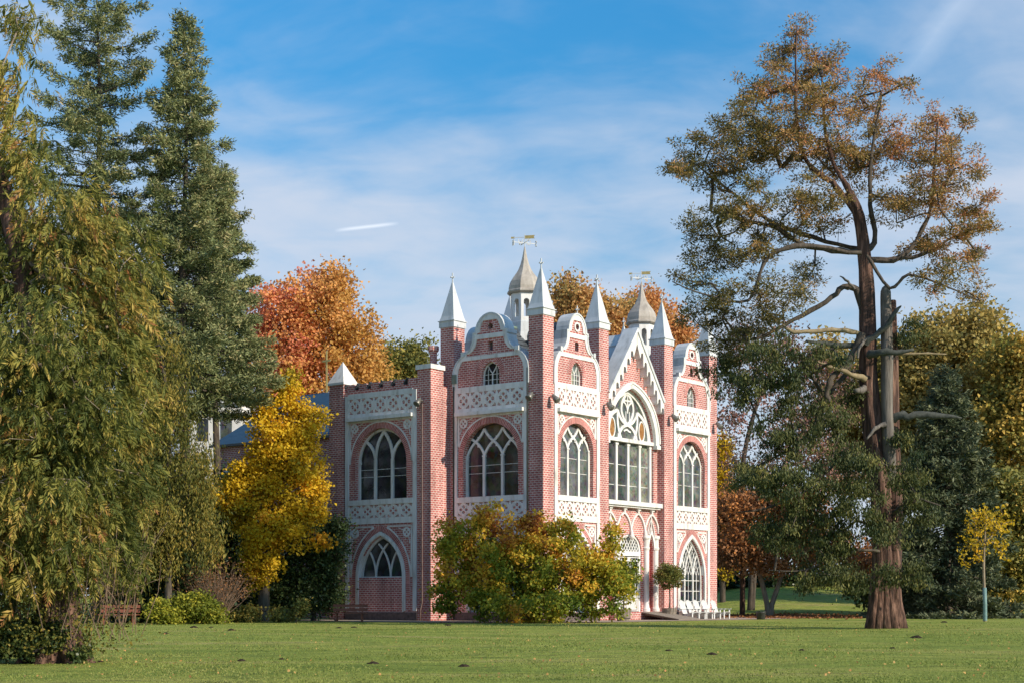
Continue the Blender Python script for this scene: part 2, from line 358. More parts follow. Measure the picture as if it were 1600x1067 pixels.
leaf_mat('leaf_bush', [(0.0, (0.082, 0.140, 0.019)), (0.35, (0.219, 0.264, 0.029)), (0.6, (0.547, 0.439, 0.046)), (0.8, (0.800, 0.439, 0.049)), (1.0, (0.401, 0.131, 0.046))], 0.35)
leaf_mat('leaf_orange', [(0.0, (0.66, 0.38, 0.10)), (0.35, (0.80, 0.41, 0.13)), (0.7, (0.82, 0.31, 0.15)), (1.0, (0.76, 0.22, 0.18))], 0.4)
leaf_mat('leaf_amber', [(0.0, (0.36, 0.28, 0.10)), (0.5, (0.68, 0.42, 0.15)), (1.0, (0.72, 0.33, 0.13))], 0.4)
leaf_mat('leaf_olive', [(0.0, (0.113, 0.136, 0.041)), (0.5, (0.302, 0.274, 0.063)), (1.0, (0.643, 0.420, 0.092))], 0.3)
leaf_mat('leaf_yellowgreen', [(0.0, (0.15, 0.15, 0.05)), (0.5, (0.38, 0.31, 0.095)), (1.0, (0.58, 0.40, 0.12))], 0.35)
leaf_mat('leaf_russet', [(0.0, (0.146, 0.089, 0.050)), (0.5, (0.421, 0.194, 0.084)), (1.0, (0.745, 0.308, 0.084))], 0.35)
leaf_mat('leaf_plum', [(0.0, (0.109, 0.101, 0.064)), (0.5, (0.309, 0.182, 0.137)), (1.0, (0.491, 0.218, 0.182))], 0.3)
leaf_mat('leaf_cedar_right', [(0.0, (0.080, 0.090, 0.034)), (0.4, (0.215, 0.175, 0.055)), (0.7, (0.41, 0.255, 0.085)), (0.9, (0.56, 0.29, 0.12)), (1.0, (0.56, 0.24, 0.12))], 0.25)
leaf_mat('leaf_cedar_low', [(0.0, (0.035, 0.057, 0.023)), (0.6, (0.097, 0.109, 0.034)), (1.0, (0.228, 0.211, 0.060))], 0.2)
leaf_mat('leaf_topiary', [(0.0, (0.072, 0.101, 0.026)), (0.6, (0.173, 0.187, 0.043)), (1.0, (0.317, 0.245, 0.072))], 0.3)
leaf_mat('leaf_spruce', [(0.0, (0.034, 0.050, 0.030)), (0.6, (0.090, 0.115, 0.062)), (1.0, (0.19, 0.20, 0.10))], 0.12)
leaf_mat('leaf_litter', [(0.0, (0.12, 0.05, 0.025)), (0.6, (0.28, 0.11, 0.045)), (1.0, (0.42, 0.20, 0.06))], 0.1)
leaf_mat('grass_blade', [(0.0, (0.15, 0.20, 0.040)), (0.5, (0.24, 0.285, 0.062)), (1.0, (0.38, 0.35, 0.12))], 0.3)
def M(n): return MATS[n]

# ------------------------------------------------------------------ ground
def ground_z(x, y):
    def ss(a, b, v):
        k = min(1, max(0, (v-a)/(b-a))); return k*k*(3-2*k)
    r = ss(99, 150, y) * 2.6 * ss(8, 22, x) + ss(100, 200, y) * 1.5
    return r + 0.05*math.sin(x*0.31+1)*math.sin(y*0.23) * ss(20, 30, y) * (1-ss(60, 74, y))
def ground_sheet():
    ys = list(np.linspace(4, 110, 90)) + list(np.linspace(112, 220, 45)) + [300, 500, 900, 2500]
    xs = [-2500, -600, -200, -100] + list(np.linspace(-60, 60, 81)) + [100, 200, 600, 2500]
    v = [(x, y, ground_z(x, y)) for y in ys for x in xs]; n = len(xs)
    f = [(j*n+i, j*n+i+1, (j+1)*n+i+1, (j+1)*n+i) for j in range(len(ys)-1) for i in range(n-1)]
    mb = MB(); mb.mesh(v, f, True)
    m, t = newmat('lawn'); c = N(t, 'ShaderNodeTexCoord'); mp_ = N(t, 'ShaderNodeMapping'); mp_.inputs['Scale'].default_value = (0.35, 1.0, 1.0)
    t.links.new(c.outputs['Object'], mp_.inputs[0])
    a = N(t, 'ShaderNodeTexNoise', Scale=0.33, Detail=6.0, Roughness=0.65); t.links.new(mp_.outputs[0], a.inputs['Vector'])
    b = N(t, 'ShaderNodeTexNoise', Scale=14.0, Detail=6.0, Roughness=0.7); t.links.new(c.outputs['Object'], b.inputs['Vector'])
    c2 = N(t, 'ShaderNodeTexNoise', Scale=2.6, Detail=6.0, Roughness=0.68); t.links.new(mp_.outputs[0], c2.inputs['Vector'])
    cc = ramp(t, a.outputs[0], [(0.3, (0.14, 0.195, 0.034)), (0.46, (0.23, 0.28, 0.055)), (0.56, (0.29, 0.31, 0.072)), (0.70, (0.37, 0.31, 0.13))])
    cc = mixc(t, cc, ramp(t, c2.outputs[0], [(0.32, (0.36, 0.32, 0.34)), (0.43, (0.86, 0.88, 0.86)), (0.56, (1.18, 1.16, 1.08)), (0.72, (1.5, 1.34, 1.35))]), 1.0, 'MULTIPLY')
    cc = mixc(t, cc, ramp(t, b.outputs[0], [(0.3, (0.66, 0.67, 0.62)), (0.6, (1.1, 1.1, 1.08))]), 1.0, 'MULTIPLY')
    out(t, pbsdf(t, cc, 0.95, 0, b.outputs[0], 1.0, 0.06, 0.15))
    o = mb.build('lawn', m); tag(o, kind='structure'); return o
ground_sheet()

# ------------------------------------------------------------------ the house: local x along the sunlit front, local y into the house
A_R = rad(52.5)
HP = ((848.5 - 800) / FPX * 80.0, 80.0, 0.0)
house = empty('gothic_house', HP, A_R)
tag(house, 'red brick neo-gothic house with white tracery, curved gables and spired corner towers', 'house')
RZ = {'R': 0.0, 'L': -PI/2}
TW = 0.93
def part(mb, name, mat, face='R', parent=None): return mb.build(name, M(mat), parent or house, RZ[face] if parent in (None, house) else 0.0)
_k = [0]
def jit():                                     # every bar a hair proud of the one before it
    _k[0] = (_k[0] + 1) % 9; return _k[0] * 0.0025

def tower(x0, y0, side=TW, zb=0.0, zt=15.85, name='tower'):
    mb = MB(); mb.box(x0, x0+side, y0, y0+side, zb, zt); tw = part(mb, name, 'brick')
    e = 0.06; cx, cy, h = x0+side/2, y0+side/2, side/2
    mb = MB(); mb.box(x0-e, x0+side+e, y0-e, y0+side+e, zt, zt+0.33)
    mb.box(x0-e-0.05, x0+side+e+0.05, y0-e-0.05, y0+side+e+0.05, zt+0.33, zt+0.37)
    prof = [(h+e-0.01, zt+0.37), (h-0.03, zt+0.62), (0.035, zt+2.5)]
    for (r0, z0), (r1, z1) in zip(prof, prof[1:]):
        q0 = [(cx-r0,cy-r0,z0),(cx+r0,cy-r0,z0),(cx+r0,cy+r0,z0),(cx-r0,cy+r0,z0)]; q1 = [(cx-r1,cy-r1,z1),(cx+r1,cy-r1,z1),(cx+r1,cy+r1,z1),(cx-r1,cy+r1,z1)]
        for k in range(4): mb.face([q0[k], q0[(k+1)%4], q1[(k+1)%4], q1[k]])
    part(mb, 'spire', 'white_metal', 'R', tw)
    mb = MB(); z = zt+2.4; mb.box(cx-0.025, cx+0.025, cy-0.025, cy+0.025, z, z+0.62); mb.box(cx-0.022, cx+0.022, cy-0.14, cy-0.026, z+0.36, z+0.41); mb.box(cx-0.022, cx+0.022, cy+0.026, cy+0.14, z+0.36, z+0.41)
    mb.box(cx-0.14, cx-0.026, cy-0.022, cy+0.022, z+0.361, z+0.411); mb.box(cx+0.026, cx+0.14, cy-0.022, cy+0.022, z+0.361, z+0.411)
    part(mb, 'cross', 'white_metal', 'R', tw)
    return tw
T_X = [0.0, 5.13, 11.80, 16.90]
for x in T_X: tower(x, 0.0)
tower(0.0, 5.99)
for x in T_X[1:]: tower(x, 6.0)

# one fretwork cell: a ring with four lobes, pierced so that the brick behind shows
def cell_mesh():
    mb = MB(); q = [(-.5,-.5),(.5,-.5),(.5,.5),(-.5,.5)]
    holes = []
    for k in range(4):
        a = k*PI/2 + PI/2; cx, cz = 0.205*math.cos(a), 0.205*math.sin(a)
        holes.append([(cx + 0.118*math.cos(2*PI*i/10), cz + 0.118*math.sin(2*PI*i/10)) for i in range(10)])
        sx, sz = (1, 1, -1, -1)[k], (1, -1, -1, 1)[k]
        holes.append([(sx*0.462, sz*0.475)] + [(sx*0.455*math.cos(b), sz*0.455*math.sin(b)) for b in (rad(31), rad(43), rad(56), rad(68))] + [(sx*0.15, sz*0.475)])
    mb.prism(q, holes, 0.0, 1.0)
    ob = mb.build('roundel', M('white')); me = ob.data; bpy.data.objects.remove(ob)
    me2 = me.copy(); co = np.zeros(len(me.vertices)*3, np.float32); me2.vertices.foreach_get('co', co)
    return me2
CELL = cell_mesh()
def frieze(face, u0, u1, z0, z1, n, rails, parent=None):
    """rails: list of (z0,z1,proud)"""
    mb = MB()
    for a, b, pr in rails: mb.box(u0, u1, -pr, 0.0, a, b)
    fr = part(mb, 'frieze', 'white', face)
    w = (u1-u0)/n
    for i in range(n):
        o = bpy.data.objects.new('roundel', CELL); col.objects.link(o); o.parent = fr
        o.location = (u0 + w*(i+0.5), 0.0, (z0+z1)/2); o.scale = (w, 0.055, z1-z0)
    return fr
def panes(face, frame, arch, zb, cuts, w, mat='glass', zt=None):
    us = [arch[0][0]] + list(cuts) + [arch[-1][0]]
    for a, b in zip(us, us[1:]):
        pts = [(a, arch_z(arch, a))] + [p for p in arch if a < p[0] < b] + [(b, arch_z(arch, b))]
        if zt is not None: pts = [(a, zt), (b, zt)]
        poly = [(a, zb)] + pts + [(b, zb)]
        cl_ = [poly[0]]
        for p in poly[1:]:
            if math.hypot(p[0]-cl_[-1][0], p[1]-cl_[-1][1]) > 1e-4: cl_.append(p)
        mb = MB(); mb.prism(cl_, [], w-0.02, w); part(mb, 'pane', mat, face, frame)
def curve(p0, p1, bulge, n=7):
    dx, dz = p1[0]-p0[0], p1[1]-p0[1]; l = math.hypot(dx, dz); nx, nz = -dz/l, dx/l
    return [(p0[0]+dx*i/n + nx*bulge*4*(i/n)*(1-i/n), p0[1]+dz*i/n + nz*bulge*4*(i/n)*(1-i/n)) for i in range(n+1)]
def spandrels(face, uc, hw_out, z_top, hw_arch, zs, kind='round', za=None):
    """white corner ornaments beside an arch whose outer edge is hw_arch"""
    for sg in (-1, 1):
        e = hw_out; a0 = pointed_arch(0, hw_arch, zs, za, 14) if kind == 'pointed' else arc(0, zs, hw_arch, PI, 0, 28)
        pts = [p for p in a0 if p[0] >= 0]
        pts = [p for p in pts if p[0] <= e-0.03 and p[1] <= z_top-0.03]
        if len(pts) < 2: continue
        poly = [(pts[0][0]+0.02, z_top)] + pts + [(e, pts[-1][1]), (e, z_top)]
        cx = e-0.34; cz = z_top-0.34
        holes = []
        for k in range(4):
            a = k*PI/2; qx, qz = cx+0.125*math.cos(a), cz+0.125*math.sin(a)
            holes.append([(qx+0.062*math.cos(2*PI*i/8), qz+0.062*math.sin(2*PI*i/8)) for i in range(8)])
        poly = [(uc+sg*p[0], p[1]) for p in poly]; cu = uc+sg*cx
        mb = MB(); mb.ribbon(poly, 0.075, 0.0, 0.032, True)
        mb.prism([(cu+0.27*math.cos(q), cz+0.27*math.sin(q)) for q in np.linspace(0, 2*PI, 17)[:-1]], [[(uc+sg*p[0], p[1]) for p in h] for h in holes], 0.0, 0.04)
        mb.beam((cu-sg*0.24, -0.015, cz+0.12), (cu-sg*0.62, -0.015, cz+0.24), 0.03, 0.07, (0,1,0)); mb.beam((cu+sg*0.15, -0.015, cz-0.24), (cu+sg*0.24, -0.015, cz-0.6), 0.03, 0.07, (0,1,0))
        part(mb, 'spandrel', 'white', face)

def upper_window(face, uc, hw, zb=6.62, style='lozenge', wr=-0.32):
    """round-arched first floor window: tracery bars in the opening, a pane for each light"""
    zs = 10.5 - hw; arch = round_arch(uc, hw, zs); mb = MB(); d0 = wr
    m1, m2 = uc-hw/3, uc+hw/3; zc = zs + 0.12
    def bar(p, wd=0.13, pr=0.07): mb.ribbon(p, wd, d0, d0+pr+jit())
    if style == 'lozenge':
        us = [uc-hw+0.07, m1, m2, uc+hw-0.07]
        for u in us: bar([(u, zb), (u, zc)], 0.15, 0.10); mb.box(u-0.11, u+0.11, -(d0+0.13), -d0, zc, zc+0.08)
        nz = zc + hw*0.44; tz = zc + hw*0.80
        ns = [(us[i]+us[i+1])/2 for i in range(3)]
        for i in range(3):
            bar(curve((us[i], zc+0.08), (ns[i], nz), 0.07)); bar(curve((us[i+1], zc+0.08), (ns[i], nz), -0.07))
        for i, u in enumerate((m1, m2)):
            bar(curve((ns[i], nz), (u, tz), -0.05)); bar(curve((ns[i+1], nz), (u, tz), 0.05))
        bar([(ns[0], nz), (us[0]+0.14, nz+0.26)]); bar([(ns[2], nz), (us[3]-0.14, nz+0.26)])
        for i, u in enumerate((m1, m2)):         # cusps in the lozenges
            for sx in (-1, 1):
                for q in (0.3, 0.68):
                    cu = u + sx*(ns[1]-m1)*0.62; cz2 = nz + (tz-nz)*0.30 if q < .5 else nz - (nz-zc)*0.28
                    mb.obox((cu, -(d0+0.05), cz2), (0.065, 0, 0.0), (0, 0.04, 0), (0, 0, 0.065))
    else:
        bar([(uc-hw+0.06, zb), (uc-hw+0.06, zs)] + [(uc+(p[0]-uc)*(1-0.06/hw), zs+(p[1]-zs)*(1-0.06/hw)) for p in arch] + [(uc+hw-0.06, zs), (uc+hw-0.06, zb)], 0.14, 0.10)
        apex = (uc, 10.36)
        for u, sg in ((m1, 1), (m2, -1)):
            bar([(u, zb), (u, zs+0.2)], 0.17, 0.10)
            bar(curve((u, zs+0.2), (uc+sg*0.02, 10.36), sg*0.17), 0.16)
            ue = uc - sg*hw*0.72; bar(curve((u, zs+0.2), (ue, arch_z(arch, ue)-0.05), -sg*0.16), 0.16)
    for zz_ in (zb+1.25, zs-0.35): mb.box(uc-hw, uc+hw, -(d0+0.012), -d0, zz_, zz_+0.025)
    fr = part(mb, 'window', 'white', face)
    panes(face, fr, arch, zb, (m1, m2), d0, 'glass_stained' if face == 'R' else 'glass')
    return arch
def lancet_window(face, uc, hw, zb, zs, za, wr=-0.25, bars=True, fine=True):
    """pointed window with intersecting bars"""
    arch = pointed_arch(uc, hw, zs, za); mb = MB(); d0 = wr
    H = za - zs; r = (hw*hw + H*H)/(2*hw)
    def bar(p, wd, pr): mb.ribbon(p, wd, d0, d0+pr+jit())
    bar(opening([(uc+(p[0]-uc)*(1-0.05/hw), p[1]-0.04) for p in arch], zb), 0.12, 0.09)
    for sg in (-1, 1):
        for q in (1/3, -1/3):
            u = uc + sg*hw*q; c = u + sg*r*-1     # arcs of the outer radius springing from each mullion
            pts = []
            for i in range(15):
                a = (i/14)*1.25; x_ = u + sg*-1*(r - r*math.cos(a)); z_ = zs + r*math.sin(a)
                if abs(x_-uc) > hw-0.03 or z_ > arch_z(arch, x_) - 0.03: break
                pts.append((x_, z_))
            if len(pts) > 1: bar(pts, 0.10 if fine else 0.085, 0.065)
    for u in (uc-hw/3, uc+hw/3): bar([(u, zb), (u, zs)], 0.11, 0.08)
    mb.box(uc-hw, uc+hw, -(d0+0.10), -d0, zb, zb+0.07)
    if fine:
        z = zb+0.55
        while z < zs+0.1: mb.box(uc-hw+0.05, uc+hw-0.05, -(d0+0.05), -d0, z, z+0.035); z += 0.62
        for k in range(3):
            uu = uc-hw+(k+0.5)*2*hw/3; mb.box(uu-0.018, uu+0.018, -(d0+0.048), -d0, zb, zs+0.4)
        for k in range(-5, 6):                   # lattice in the head
            for sg in (-1, 1):
                pts = []
                for i in range(40):
                    x_ = uc + k*0.30 + sg*i*0.045; z_ = zs + 0.25 + i*0.085
                    if abs(x_-uc) > hw-0.05 or z_ > arch_z(arch, x_)-0.05:
                        if pts: break
                        continue
                    pts.append((x_, z_))
                if len(pts) > 2: bar([pts[0], pts[-1]], 0.03, 0.03)
    fr = part(mb, 'window', 'white', face)
    panes(face, fr, arch, zb, (uc-hw/3, uc+hw/3), d0, 'glass')
    return arch

def gable_profile(hw, z0):
    k = hw/2.53
    P = [(2.53,z0),(2.53,13.15),(2.47,13.50),(2.30,13.80),(2.08,14.02),(1.86,14.14),(1.83,14.26),(1.62,14.27),(1.42,14.40),(1.26,14.62),(1.16,14.88),(1.10,15.14),
         (1.14,15.16),(1.14,15.30),(0.97,15.32),(0.93,15.55),(0.82,15.80),(0.64,16.02),(0.42,16.17),(0.18,16.25),(0,16.27)]
    return [(x*k, z) for x, z in P]
def gable(face, uc, hw, back=False):
    pr = gable_profile(hw, 12.4); full = [(uc+x, z) for x, z in pr] + [(uc-x, z) for x, z in pr[-2::-1]]
    k = hw/2.53; T = 0.7
    win = opening(pointed_arch(uc, 0.58*k+0.02, 13.05, 13.75), 12.52)
    slot = [(uc-0.16,14.33),(uc+0.16,14.33),(uc+0.16,14.80),(uc-0.16,14.80)]
    ocu = [(uc+0.17*math.cos(2*PI*i/14), 15.60+0.17*math.sin(2*PI*i/14)) for i in range(14)]
    mb = MB(); mb.prism(full, [win, slot, ocu] if not back else [], -T, 0.0, True); gw = part(mb, 'gable', 'brick', face)
    if back: gw.name = 'gable'
    # white border with three brick fields left open
    def inset(zlo, zhi, d):
        side = []
        ptz = sorted(set([zlo] + [z for x, z in pr if zlo < z < zhi] + list(np.linspace(zlo, zhi, 7)) + [zhi]))
        for z in ptz:
            # half width of the profile at z
            xs = [a[0]+(b[0]-a[0])*((z-a[1])/((b[1]-a[1]) or 1e-6)) for a, b in zip(pr, pr[1:]) if min(a[1],b[1]) <= z <= max(a[1],b[1])]
            side.append((max(0.05, min(xs)-d), z))
        return [(uc+x, z) for x, z in side] + [(uc-x, z) for x, z in side[::-1]]
    f1 = inset(12.52, 13.92, 0.30); f2 = inset(14.12, 14.98, 0.24); f3 = inset(15.22, 15.93, 0.26)
    if not back:
        mb = MB(); mb.prism(full, [f1, f2, f3], 0.0, 0.05); part(mb, 'gable_border', 'white', face, gw)
    mb = MB()                                    # coping sheet over the whole thickness
    mb.ribbon([(uc+x*1.0, z+0.02) for x, z in pr] + [(uc-x, z+0.02) for x, z in pr[-2::-1]], 0.09, -T-0.06, 0.085)
    for sg in (-1, 1): mb.box(min(uc+sg*1.72*k, uc+sg*1.95*k), max(uc+sg*1.72*k, uc+sg*1.95*k), -0.12, 0.10, 14.16, 14.40)
    part(mb, 'coping', 'white_metal', face, gw)
    if back: return
    # attic window
    a = pointed_arch(uc, 0.58*k+0.02, 13.05, 13.75); mb = MB(); d0 = -0.22
    mb.ribbon(opening([(uc+(p[0]-uc)*0.94, p[1]-0.03) for p in a], 12.52), 0.07, d0, d0+0.06)
    mb.ribbon([(uc,12.52),(uc,13.15)], 0.06, d0, d0+0.055); mb.ribbon(curve((uc,13.15),(uc-0.28*k,13.55),0.03), 0.05, d0, d0+0.052); mb.ribbon(curve((uc,13.15),(uc+0.28*k,13.55),-0.03), 0.05, d0, d0+0.05)
    for u in (-0.29*k, 0.29*k): mb.box(uc+u-0.015, uc+u+0.015, -(d0+0.04), -d0, 12.52, 13.4)
    for z in (12.8, 13.08): mb.box(uc-0.55*k, uc+0.55*k, -(d0+0.042), -d0, z, z+0.025)
    fr = part(mb, 'window', 'white', face); panes(face, fr, a, 12.52, (uc,), d0, 'glass' if face == 'L' else 'glass_stained')
    mb = MB(); mb.ribbon([(uc+(p[0]-uc)*1.42, 13.05+(p[1]-13.05)*1.45) for p in a], 0.30, 0.0, 0.022, arcuv=True); part(mb, 'window_arch', 'brick_arch', face, gw)
    mb = MB(); mb.box(uc-0.16, uc+0.16, 0.2, 0.24, 14.33, 14.80); part(mb, 'niche_back', 'glass', face, gw)
    mb = MB(); mb.box(uc-0.19, uc+0.19, 0.26, 0.29, 15.42, 15.78); part(mb, 'oculus_back', 'glass', face, gw)
    mb = MB(); mb.ribbon([(uc+0.21*math.cos(a_), 15.60+0.21*math.sin(a_)) for a_ in np.linspace(0, 2*PI, 17)[:-1]], 0.09, 0.0, 0.05 if face == 'R' else 0.012, True)
    part(mb, 'oculus_ring', 'white' if face == 'R' else 'brick_arch', face, gw)
    # pitched slate roof behind the gable
    mb = MB(); sm_ = [(uc+(p[0]-uc)*0.82, 12.2+(p[1]-12.2)*0.93) for p in full]
    if face == 'R': mb.prism(sm_, [], -3.3, -T, False); part(mb, 'gable_roof', 'slate', face, gw)

def bay(face, uc, hw, win_hw, ground, gabled=True, ztop=12.4, w_off=0.0):
    a_up = round_arch(uc, win_hw, 10.5-win_hw); up = opening(a_up, 6.62)
    if ground == 'tall': g = dict(hw=1.42, zb=0.45, zs=2.35, za=4.75)
    else: g = dict(hw=1.62, zb=2.33, zs=2.36, za=4.62)
    ga = pointed_arch(uc, g['hw'], g['zs'], g['za'])
    mb = MB(); mb.prism([(uc-hw,0),(uc+hw,0),(uc+hw,ztop),(uc-hw,ztop)], [up, opening(ga, g['zb'])], -0.5, 0.0); part(mb, 'wall', 'brick', face)
    pw = 0.26; pe = hw-0.02
    for sg in (-1, 1):
        mb = MB(); a, b = sorted((uc+sg*pe, uc+sg*(pe-pw))); mb.box(a, b, -0.07, 0.0, 0.52, ztop); part(mb, 'pilaster_strip', 'white', face)
    i0, i1 = uc-pe+pw, uc+pe-pw
    frieze(face, i0, i1, 5.60, 6.33, 5, [(5.28, 5.60, 0.06), (6.33, 6.62, 0.10)])
    frieze(face, i0, i1, 11.36, 12.22, 5, [(11.16, 11.36, 0.06), (12.22, ztop+0.08, 0.063)])
    mb = MB(); mb.prism([(i0-0.04, 10.97), (i1+0.04, 10.97), (i1+0.04, 11.16), (i0-0.04, 11.16)], [], 0.0, 0.26); part(mb, 'ledge', 'white', face)
    # first floor
    upper_window(face, uc, win_hw, style='lozenge' if gabled else 'lancet')
    rw = 0.34; zs = 10.5-win_hw
    mb = MB(); mb.ribbon([(uc-win_hw-rw/2, zs-0.9)] + arc(uc, zs, win_hw+rw/2, PI, 0, 30) + [(uc+win_hw+rw/2, zs-0.9)], rw, 0.0, 0.025, arcuv=True); part(mb, 'window_arch', 'brick_arch', face)
    spandrels(face, uc, pe-pw-0.08, 10.92, win_hw+rw+0.03, zs)
    # ground floor
    lancet_window(face, uc, g['hw']-0.02, g['zb'], g['zs'], g['za']-0.03, fine=(ground == 'tall'))
    fa = pointed_arch(uc, g['hw']+0.10, g['zs'], g['za']+0.12); mb = MB()
    mb.ribbon([(fa[0][0], 0.52)] + fa + [(fa[-1][0], 0.52)], 0.21, 0.0, 0.07); mb.ribbon([(uc+(p[0]-uc)*0.965, p[1]-0.03) for p in [(fa[0][0], 0.5)] + fa + [(fa[-1][0], 0.5)]], 0.09, -0.2, 0.09)
    part(mb, 'arch_frame', 'white', face)
    oa = pointed_arch(uc, g['hw']+0.37, g['zs'], g['za']+0.44); mb = MB(); mb.ribbon([(oa[0][0], 1.2)] + oa + [(oa[-1][0], 1.2)], 0.31, 0.0, 0.03, arcuv=True); part(mb, 'window_arch', 'brick_arch', face)
    spandrels(face, uc, pe-pw-0.12, 5.12, g['hw']+0.56, g['zs'], 'pointed', g['za']+0.64)
    mb = MB(); mb.box(uc-hw, uc+hw, -0.05, 0.0, 0.0, 0.44); part(mb, 'plinth', 'plinth', face)
    if gabled: gable(face, uc, hw)
bay('R', 3.03, 2.10, 1.52, 'tall')
bay('R', 14.825, 2.075, 1.52, 'tall')
bay('L', -3.46, 2.53, 1.86, 'tall')

# ---- central bay, set back between the two middle towers
WC = -0.46; CC = 8.93; HWc = 2.87
def shifted(mb, d):
    mb.v = [(x, y-d, z) for x, y, z in mb.v]; return mb
big = pointed_arch(CC, 2.42, 10.05, 13.0, 16)
door_o = opening(pointed_arch(CC, 1.16, 3.85, 4.80), 0.45)
tri = [(CC-HWc, 0), (CC+HWc, 0), (CC+HWc, 12.45), (CC, 16.2), (CC-HWc, 12.45)]
niche_o = [opening(pointed_arch(CC+sg*2.10, 0.26, 3.9, 4.75), 0.45) for sg in (-1, 1)]
mb = MB(); mb.prism(tri, [opening(big, 6.62), door_o] + niche_o, -0.5, 0.0); part(shifted(mb, WC), 'wall', 'brick')
mb = MB()
for sg in (-1, 1): mb.box(CC+sg*2.10-0.28, CC+sg*2.10+0.28, 0.22, 0.26, 0.45, 4.8)
part(shifted(mb, WC), 'niche', 'salmon_paint')
mb = MB(); hood = pointed_arch(CC, 2.60, 10.0, 13.22, 16); mb.ribbon(hood, 0.36, 0.0, 0.20); mb.ribbon([(CC+(p[0]-CC)*1.075, p[1]+0.1) for p in hood], 0.10, 0.0, 0.25)
for sg in (-1, 1): mb.box(CC+sg*2.62-0.2, CC+sg*2.62+0.2, -0.27, 0.0, 9.78, 10.0)
part(shifted(mb, WC), 'arch_frame', 'white')
# great window: four lights below the transom, net of curved bars above
mb = MB(); d0 = -0.26
def bar(p, wd=0.15, pr=0.07): mb.ribbon(p, wd, d0, d0+pr+jit())
W4 = 2.36; us = [CC-W4+0.05, CC-W4*0.55, CC, CC+W4*0.55, CC+W4-0.05]
us = [CC-W4+0.05, CC-1.32, CC+0.10, CC+1.05, CC+W4-0.05]
us = [CC-W4+0.05, CC-1.18, CC, CC+1.18, CC+W4-0.05]
for u in us: bar([(u, 6.62), (u, 10.0)], 0.20, 0.12); mb.box(u-0.15, u+0.15, -(d0+0.16), -d0, 9.80, 9.92)
mb.box(CC-2.40, CC+2.40, -(d0+0.30), -d0, 9.98, 10.18)
bar(opening([(CC+(p[0]-CC)*0.95, p[1]-0.12) for p in big], 10.1), 0.26, 0.10)
mand = curve((CC, 12.80), (CC, 10.98), 0.62, 10); bar(mand, 0.17); bar([(2*CC-p[0], p[1]) for p in mand], 0.17)
bar([(CC-0.5, 12.35), (CC+0.5, 12.35)], 0.10); bar([(CC, 12.95), (CC, 11.9)], 0.09)
for sg in (-1, 1):
    bar(curve((CC+sg*0.5, 12.3), (CC, 11.65), sg*-0.16), 0.09); bar([(CC+sg*0.18, 11.75), (CC+sg*0.18, 11.2)], 0.06)
    bar(curve((CC, 11.0), (CC+sg*0.95, 10.18), sg*0.20), 0.18); bar(curve((CC, 11.0), (CC+sg*1.0, 11.75), sg*-0.18), 0.17)
    bar(curve((CC+sg*1.0, 11.75), (CC+sg*2.18, 10.18), sg*0.34, 9), 0.18); bar(curve((CC+sg*0.98, 11.72), (CC+sg*0.62, 10.18), sg*0.16), 0.16)
    bar(curve((CC+sg*0.35, 10.62), (CC+sg*0.0, 10.72), 0.03), 0.09)
    ov = [(CC+sg*1.52+0.30*math.cos(a), 10.75+0.56*math.sin(a)) for a in np.linspace(0, 2*PI, 19)[:-1]]; mb.ribbon(ov, 0.08, d0, d0+0.05, True)
for z in (7.55, 8.7): mb.box(CC-2.36, CC+2.36, -(d0+0.015), -d0, z, z+0.03)
shifted(mb, WC); gw = part(mb, 'window', 'white')
arch_g = pointed_arch(CC, 2.41, 10.05, 12.98, 16)
for nm, cuts, zt in (('l', (us[1], us[2], us[3]), 10.1),):
    for a, b in zip([CC-2.41]+list(cuts), list(cuts)+[CC+2.41]):
        m2_ = MB(); m2_.prism([(a, 6.62), (b, 6.62), (b, 10.1), (a, 10.1)], [], d0-0.02, d0); part(shifted(m2_, WC), 'pane', 'glass_stained', 'R', gw)
m2_ = MB(); m2_.prism(arch_g[1:-1] if False else arch_g, [], d0-0.02, d0+0.001); part(shifted(m2_, WC), 'pane', 'glass_stained', 'R', gw)
for sg in (-1, 1):
    m2_ = MB(); m2_.prism([(CC+sg*1.52+0.27*math.cos(a), 10.75+0.53*math.sin(a)) for a in np.linspace(0, 2*PI, 19)[:-1]], [], d0, d0+0.02); part(shifted(m2_, WC), 'pane', 'glass_amber', 'R', gw)
mb = MB(); mb.box(CC-2.80, CC+2.80, -0.42, 0.0, 6.40, 6.64); mb.box(CC-2.72, CC+2.72, -0.30, 0.0, 6.30, 6.40); part(shifted(mb, WC), 'sill', 'white')
# raking corbel table of the pointed gable, flush with the towers
rk = []; L_ = math.hypot(HWc, 3.75)
for sg in (-1, 1):
    dirx, dirz = sg*HWc/L_, -3.75/L_
    lower = []
    nA = 7
    for i in range(nA):
        t0 = 0.10 + i*0.128; t1 = t0 + 0.128
        p0 = (CC+sg*HWc*t0, 16.2-3.75*t0); p1 = (CC+sg*HWc*t1, 16.2-3.75*t1)
        x0 = p0[0]; x1 = p1[0]; wdt = abs(x1-x0)
        # flat pendant then an arched notch
        zc0 = p0[1]-1.08; zc1 = p1[1]-1.08
        lower += [(x0, zc0+0.10), (x0+sg*wdt*0.12, zc0-0.02), (x0+sg*wdt*0.26, zc0+0.10)]
        xm = x0+sg*wdt*0.64; rr = wdt*0.36; zt_ = p1[1]-0.28
        lower += [(xm-sg*rr, zt_-0.30)] + [(xm-sg*rr*math.cos(a), zt_-0.16+rr*1.1*math.sin(a)) for a in (0.4, 0.9, 1.4, 1.9, 2.5)] + [(x1-sg*0.002, zt_-0.34)]
    poly = [(CC, 16.24)] + [(CC, 15.5)] + lower + [(CC+sg*HWc*0.998, 12.1), (CC+sg*HWc*0.998, 12.5)]
    rk.append(poly)
